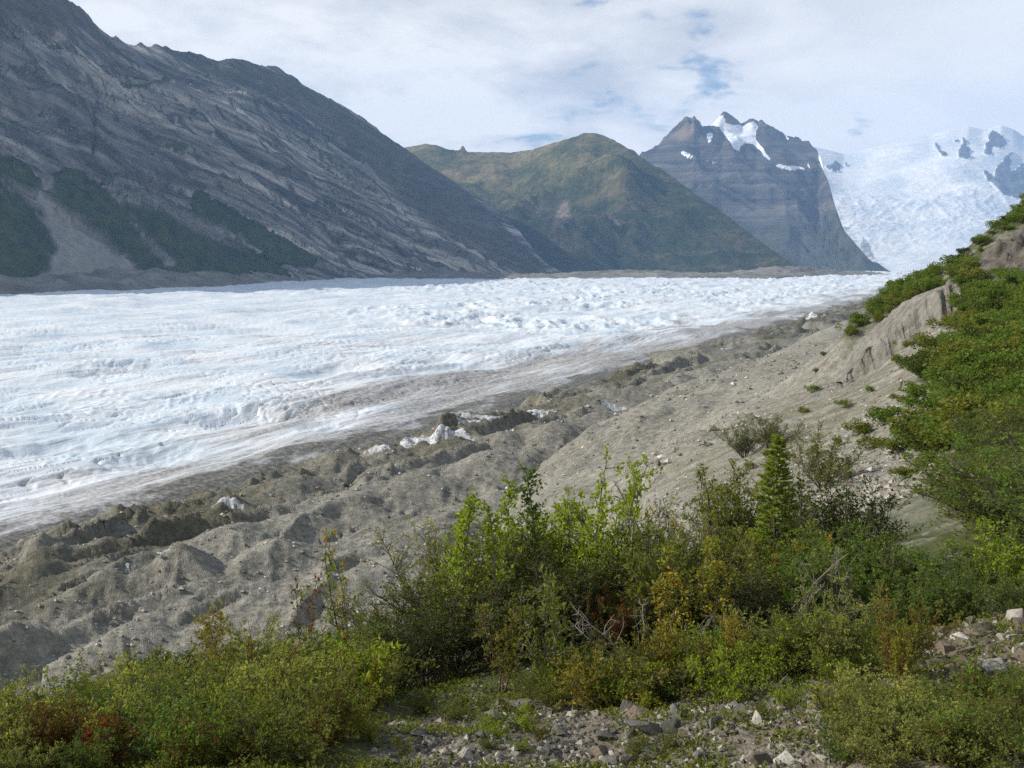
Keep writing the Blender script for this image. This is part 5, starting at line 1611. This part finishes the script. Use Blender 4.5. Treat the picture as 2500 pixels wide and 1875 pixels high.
m_stone = stone_material('stone_grey', [(0.0, (0.075, 0.073, 0.062)), (0.45, (0.140, 0.133, 0.112)), (0.75, (0.22, 0.200, 0.162)), (1.0, (0.31, 0.285, 0.235))])
m_brown = stone_material('stone_brown', [(0.0, (0.095, 0.078, 0.058)), (0.5, (0.165, 0.135, 0.100)), (1.0, (0.26, 0.205, 0.155))])
m_pale = stone_material('stone_pale', [(0.0, (0.26, 0.238, 0.20)), (0.6, (0.38, 0.355, 0.31)), (1.0, (0.52, 0.495, 0.45))])
ROCKS = [rock_mesh(100 + i, 11 + i % 4) for i in range(10)]
def put_rock(X, Y, size, mat, label, group=None, name='stone', flat=1.0, up=0.0):
    o = use(name, ROCKS[R.randrange(10)], mat)
    zr = float(ground_z(X, Y))
    o.location = (X, Y, zr + size * (0.10 * flat) + up)
    o.rotation_euler = (R.uniform(-0.35, 0.35), R.uniform(-0.35, 0.35), R.uniform(0, 6.28))
    o.scale = (size * R.uniform(0.9, 1.15), size * R.uniform(0.8, 1.05), size * flat * R.uniform(0.8, 1.2))
    tag(o, label, 'stone', group)
    return o

R = random.Random(31)
BIG = [(1565, 1800, 105, m_stone, 'large dark rounded boulder half hidden by small leaves', 0.9), (1640, 1788, 62, m_stone, 'dark smooth boulder right of the large rounded one', 0.8), (1548, 1752, 66, m_brown, 'reddish tilted slab behind the large rounded boulder', 1.2), (1468, 1846, 64, m_brown, 'brown angular boulder near the lower edge', 1.1),
       (1490, 1868, 60, m_stone, 'grey boulder cut by the lower edge under the brown one', 0.9), (1590, 1850, 80, m_stone, 'flat dark stone near the lower edge', 0.6), (1255, 1790, 60, m_stone, 'tall grey stone standing in the gravel', 1.3), (1190, 1800, 52, m_stone, 'grey blocky stone left of the tall standing one', 1.0), (1205, 1752, 55, m_stone, 'dark block at the edge of the thicket', 1.0), (1280, 1738, 60, m_stone, 'leaning dark slab at the edge of the thicket', 1.1),
       (1675, 1745, 48, m_brown, 'brown boulder right of the reddish slab', 1.0), (1850, 1868, 90, m_brown, 'broad brown boulder on the lower edge', 0.8), (1920, 1868, 60, m_pale, 'pale grey boulder at the lower edge by the path', 0.9), (1745, 1785, 44, m_stone, 'grey boulder at the edge of the bare earth', 1.0), (2000, 1865, 56, m_pale, 'whitish stone at the lower edge right of the bare earth', 0.9), (1800, 1690, 46, m_stone, 'dark stone at the foot of the thicket on the right', 0.9),
       (2310, 1605, 62, m_brown, 'brown boulder at the left end of the stone heap', 0.9), (2360, 1600, 60, m_brown, 'brown boulder standing in the middle of the stone heap', 1.1), (2400, 1550, 75, m_brown, 'broad brown boulder on top of the stone heap', 0.9), (2375, 1640, 58, m_brown, 'brown block at the foot of the stone heap', 1.0), (2340, 1565, 55, m_pale, 'pale boulder on the back of the stone heap', 0.9), (2290, 1560, 50, m_pale, 'pale sandy boulder at the left back of the heap', 0.9),
       (2480, 1520, 70, m_pale, 'pale boulder at the right end of the heap', 1.0), (2500, 1620, 80, m_brown, 'tan boulder cut by the right edge', 0.9), (2450, 1565, 34, m_pale, 'small white stone right of the heap', 0.9), (2360, 1650, 34, m_pale, 'small white stone at the foot of the heap', 0.9)]
for sx, sy, wpx, mt, lab, fl in BIG:
    h = hit(sx, sy)
    put_rock(h[0], h[1], wpx / FPX * h[1] * 1.1, mt, lab, flat=fl, name='boulder')
FIELD = [(1000, 1730), (1120, 1725), (1250, 1715), (1400, 1720), (1600, 1690), (1900, 1670), (2060, 1700), (2120, 1760), (2060, 1880), (940, 1880), (950, 1780)]
HEAP = [(2240, 1560), (2330, 1525), (2420, 1510), (2500, 1490), (2540, 1560), (2480, 1620), (2380, 1670), (2260, 1650)]
got = []
for k in range(6000):
    if len(got) >= 265:
        break
    inheap = k % 3 == 0
    poly = HEAP if inheap else FIELD
    sx = R.uniform(min(p[0] for p in poly), max(p[0] for p in poly))
    sy = R.uniform(min(p[1] for p in poly), max(p[1] for p in poly))
    if not in_poly(np.array(sx), np.array(sy), poly):
        continue
    bare = math.exp(-((sx - 1800) / 140) ** 2 - ((sy - 1830) / 45) ** 2)
    if R.random() < bare * 0.95:
        continue
    h = hit(sx, sy)
    wpx = 14 + 44 * R.random() ** 2.6 + (10 if inheap else 0)
    size = wpx / FPX * h[1] * 1.15
    if any((h[0] - q[0]) ** 2 + (h[1] - q[1]) ** 2 < (0.42 * (size + q[2])) ** 2 for q in got):
        continue
    got.append((h[0], h[1], size))
    rr = R.random()
    if inheap:
        mt = m_brown if rr < 0.85 else m_pale
        lab = 'brown stone in the heap' if mt is m_brown else 'pale stone in the heap'
        gr = 'stones of the heap at the right'
    else:
        mt = m_stone if rr < 0.50 else (m_brown if rr < 0.92 else m_pale)
        lab = {m_stone.name: 'grey stone on the gravel', m_brown.name: 'brownish stone on the gravel', m_pale.name: 'pale stone on the gravel'}[mt.name]
        gr = 'loose stones on the gravel in front'
    put_rock(h[0], h[1], size, mt, ('tiny ' if wpx < 21 else ('small ' if wpx < 32 else 'larger ')) + lab, gr, flat=R.uniform(0.7, 1.2))

def pebbles(name, pts, sizes, mats, label, cat, rng, tone):
    """countless small stones as one mesh"""
    N = len(pts)
    o6 = np.array([(1, 0, 0), (0, 1, 0), (-1, 0, 0), (0, -1, 0), (0, 0, 0.8), (0, 0, -0.6)], float)
    an = rng.rand(N) * 6.28
    ca, sa = np.cos(an), np.sin(an)
    V = o6[None] * (0.7 + 0.6 * rng.rand(N, 6, 1)) * sizes[:, None, None] * 0.5 * np.stack([0.8 + 0.5 * rng.rand(N), 0.7 + 0.4 * rng.rand(N), 0.6 + 0.4 * rng.rand(N)], 1)[:, None, :]
    V = np.stack([V[..., 0] * ca[:, None] - V[..., 1] * sa[:, None], V[..., 0] * sa[:, None] + V[..., 1] * ca[:, None], V[..., 2]], -1)
    V += pts[:, None, :] + np.array([0, 0, 1]) * (sizes * 0.12)[:, None, None]
    fc = np.array([(0, 1, 4), (1, 2, 4), (2, 3, 4), (3, 0, 4), (1, 0, 5), (2, 1, 5), (3, 2, 5), (0, 3, 5)])
    F = (np.arange(N)[:, None, None] * 6 + fc[None]).reshape(-1, 3)
    me = mesh_np(name, V.reshape(-1, 3), F)
    set_attr(me, 'tone', np.repeat(tone, 8), 'FACE')
    o = link(name, me, mats)
    tag(o, label, cat, kind='stuff')
    return o

m_peb, t, out = new_mat('pebble_mix')
c = t.ramp(t.attr('tone'), [(0.0, (0.075, 0.068, 0.054)), (0.4, (0.175, 0.155, 0.118)), (0.7, (0.29, 0.262, 0.212)), (0.9, (0.43, 0.40, 0.345)), (1.0, (0.60, 0.57, 0.51))])
principled(t, out, c, 0.9, spec=0.2)
rng = np.random.RandomState(3)
# gravel in front
N = 16000
Yp = 6.3 * np.exp(rng.rand(N) * math.log(13.0 / 6.3))
ap = -0.16 + 0.72 * rng.rand(N)
Xp = ap * Yp
sxp, syp = proj(Xp, Yp, ground_z(Xp, Yp))
keep = (rng.rand(N) < 0.35 + 0.65 * (in_poly(sxp, syp, FIELD) | in_poly(sxp, syp, HEAP))) & (rng.rand(N) > 0.7 * np.exp(-((sxp - 1800) / 130) ** 2 - ((syp - 1830) / 45) ** 2))
Xp, Yp = Xp[keep], Yp[keep]
szp = 0.014 + 0.075 * rng.rand(len(Xp)) ** 2.6
pebbles('gravel', np.stack([Xp, Yp, ground_z(Xp, Yp)], 1), szp, [m_peb], 'loose gravel between the stones in front', 'gravel', rng, 0.88 * rng.rand(len(Xp)) ** 1.2)
# scree in the gully
N = 14000
Yp = 36 * np.exp(rng.rand(N) * math.log(190 / 36))
ap = 0.10 + 0.36 * rng.rand(N)
Xp = ap * Yp
il = np.clip(((np.log(Yp) - gl[0]) / (gl[1] - gl[0])).astype(int), 0, NL - 1)
ia = np.clip(((ap - ga[0]) / (ga[1] - ga[0])).astype(int), 0, NA - 1)
keep = (vegm[il, ia] < 0.3) & (scm[il, ia] < 0.2) & (rng.rand(N) > 0.75 * tanm[il, ia])
Xp, Yp = Xp[keep], Yp[keep]
szp = 0.10 + 0.55 * rng.rand(len(Xp)) ** 4
pebbles('scree', np.stack([Xp, Yp, ground_z(Xp, Yp)], 1), szp, [m_peb], 'pale scree blocks strewn down the gully', 'scree', rng, 0.45 + 0.5 * rng.rand(len(Xp)))
# blocks on the moraine
N = 22000
ri = rng.randint(0, int(MX.shape[0] * 0.62), N)
ci = rng.randint(0, MX.shape[1], N)
zok = (icem[ri, ci] < 0.3) & (vm_[ri, ci] > 2 - 12 * rng.rand(N) ** 3)
ri, ci = ri[zok], ci[zok]
mp = np.stack([MX[ri, ci], MY[ri, ci], MZ[ri, ci]], 1)
gz_ = ground_z(mp[:, 0], np.clip(mp[:, 1], 3, 1200))
mp[:, 2] = np.maximum(mp[:, 2], gz_)
mp = mp[gz_ < -22]
szp = (0.26 + 1.5 * rng.rand(len(mp)) ** 7) * np.clip(mp[:, 1] / 260, 0.8, 1.6)
pebbles('moraine_debris', mp, szp, [m_peb], 'boulders and pale blocks strewn over the moraine', 'debris', rng, 0.25 + 0.75 * rng.rand(len(mp)))

# ------------------------------------------------------------------ ground cover: small leaves nobody could count
N = 5200
Yp = 6.4 * np.exp(rng.rand(N) * math.log(14.5 / 6.4))
ap = -0.62 + 1.2 * rng.rand(N)
Xp = ap * Yp
sxp, syp = proj(Xp, Yp, ground_z(Xp, Yp))
patch = fbm(Xp / 0.9, Yp / 0.9, 3, seed=300)
infield = in_poly(sxp, syp, FIELD)
keep = np.where(infield, patch > 0.12, patch > -0.45) & (rng.rand(N) > np.exp(-((sxp - 1800) / 130) ** 2 - ((syp - 1830) / 45) ** 2))
Xp, Yp = Xp[keep], Yp[keep]
K = 14
n = len(Xp)
rad = 0.04 + 0.10 * rng.rand(n, K)
an = rng.rand(n, K) * 6.28
PX_ = Xp[:, None] + rad * np.cos(an)
PY_ = Yp[:, None] + rad * np.sin(an)
PZ_ = ground_z(PX_.ravel(), PY_.ravel()).reshape(n, K) + 0.005 + 0.05 * rng.rand(n, K) ** 2
LDv = np.stack([np.cos(an), np.sin(an), 0.4 + 1.0 * rng.rand(n, K)], -1).reshape(-1, 3) + rng.normal(size=(n * K, 3)) * 0.35
Ls = (0.022 + 0.03 * rng.rand(n * K))
tn = np.clip(np.repeat(rng.rand(n), K) * 0.6 + 0.4 * rng.rand(n * K), 0, 1)
gcm = leaves_mesh('ground_cover', np.stack([PX_.ravel(), PY_.ravel(), PZ_.ravel()], 1), LDv, Ls, Ls * 0.3, rng, tn)
gco = link('ground_cover', gcm, [LM['olive']])
tag(gco, 'low creeping leaves and weeds over the stony bench', 'ground cover', kind='stuff')

# ------------------------------------------------------------------ labels: where several things carry the same words, say which one by its order across the view
ORD = ['leftmost', 'second from left', 'third from left', 'fourth from left', 'fifth from left', 'sixth from left', 'seventh from left', 'eighth from left', 'ninth from left', 'tenth from left']
same = {}
for o in scene.objects:
    if o.parent is None and 'category' in o and o.get('kind') is None:
        same.setdefault(o['label'], []).append(o)
def split_rows(obs, words):
    """cut a crowd into rows by distance, nearest first, so that each row can be counted"""
    obs = sorted(obs, key=lambda o: o.location.y)
    k = math.ceil(len(obs) / len(ORD))
    n_ = math.ceil(len(obs) / k)
    return [(words(i, k), obs[i * n_:(i + 1) * n_]) for i in range(k)]
ROWN = ['first', 'second', 'third', 'fourth', 'fifth', 'sixth', 'seventh', 'eighth', 'ninth', 'tenth', 'eleventh', 'twelfth', 'thirteenth', 'fourteenth', 'fifteenth', 'sixteenth', 'seventeenth', 'eighteenth']
for lab, obs in same.items():
    if len(obs) < 2:
        continue
    for rw, row in split_rows(obs, lambda i, k: '' if k == 1 else ' ' + ROWN[i] + ' row back,'):
        row.sort(key=lambda o: o.location.x / o.location.y)
        for i, o in enumerate(row):
            o['label'] = lab + ',' + rw + ((' ' + ORD[i]) if len(row) > 1 else '')
            o['label'] = o['label'].strip(', ')
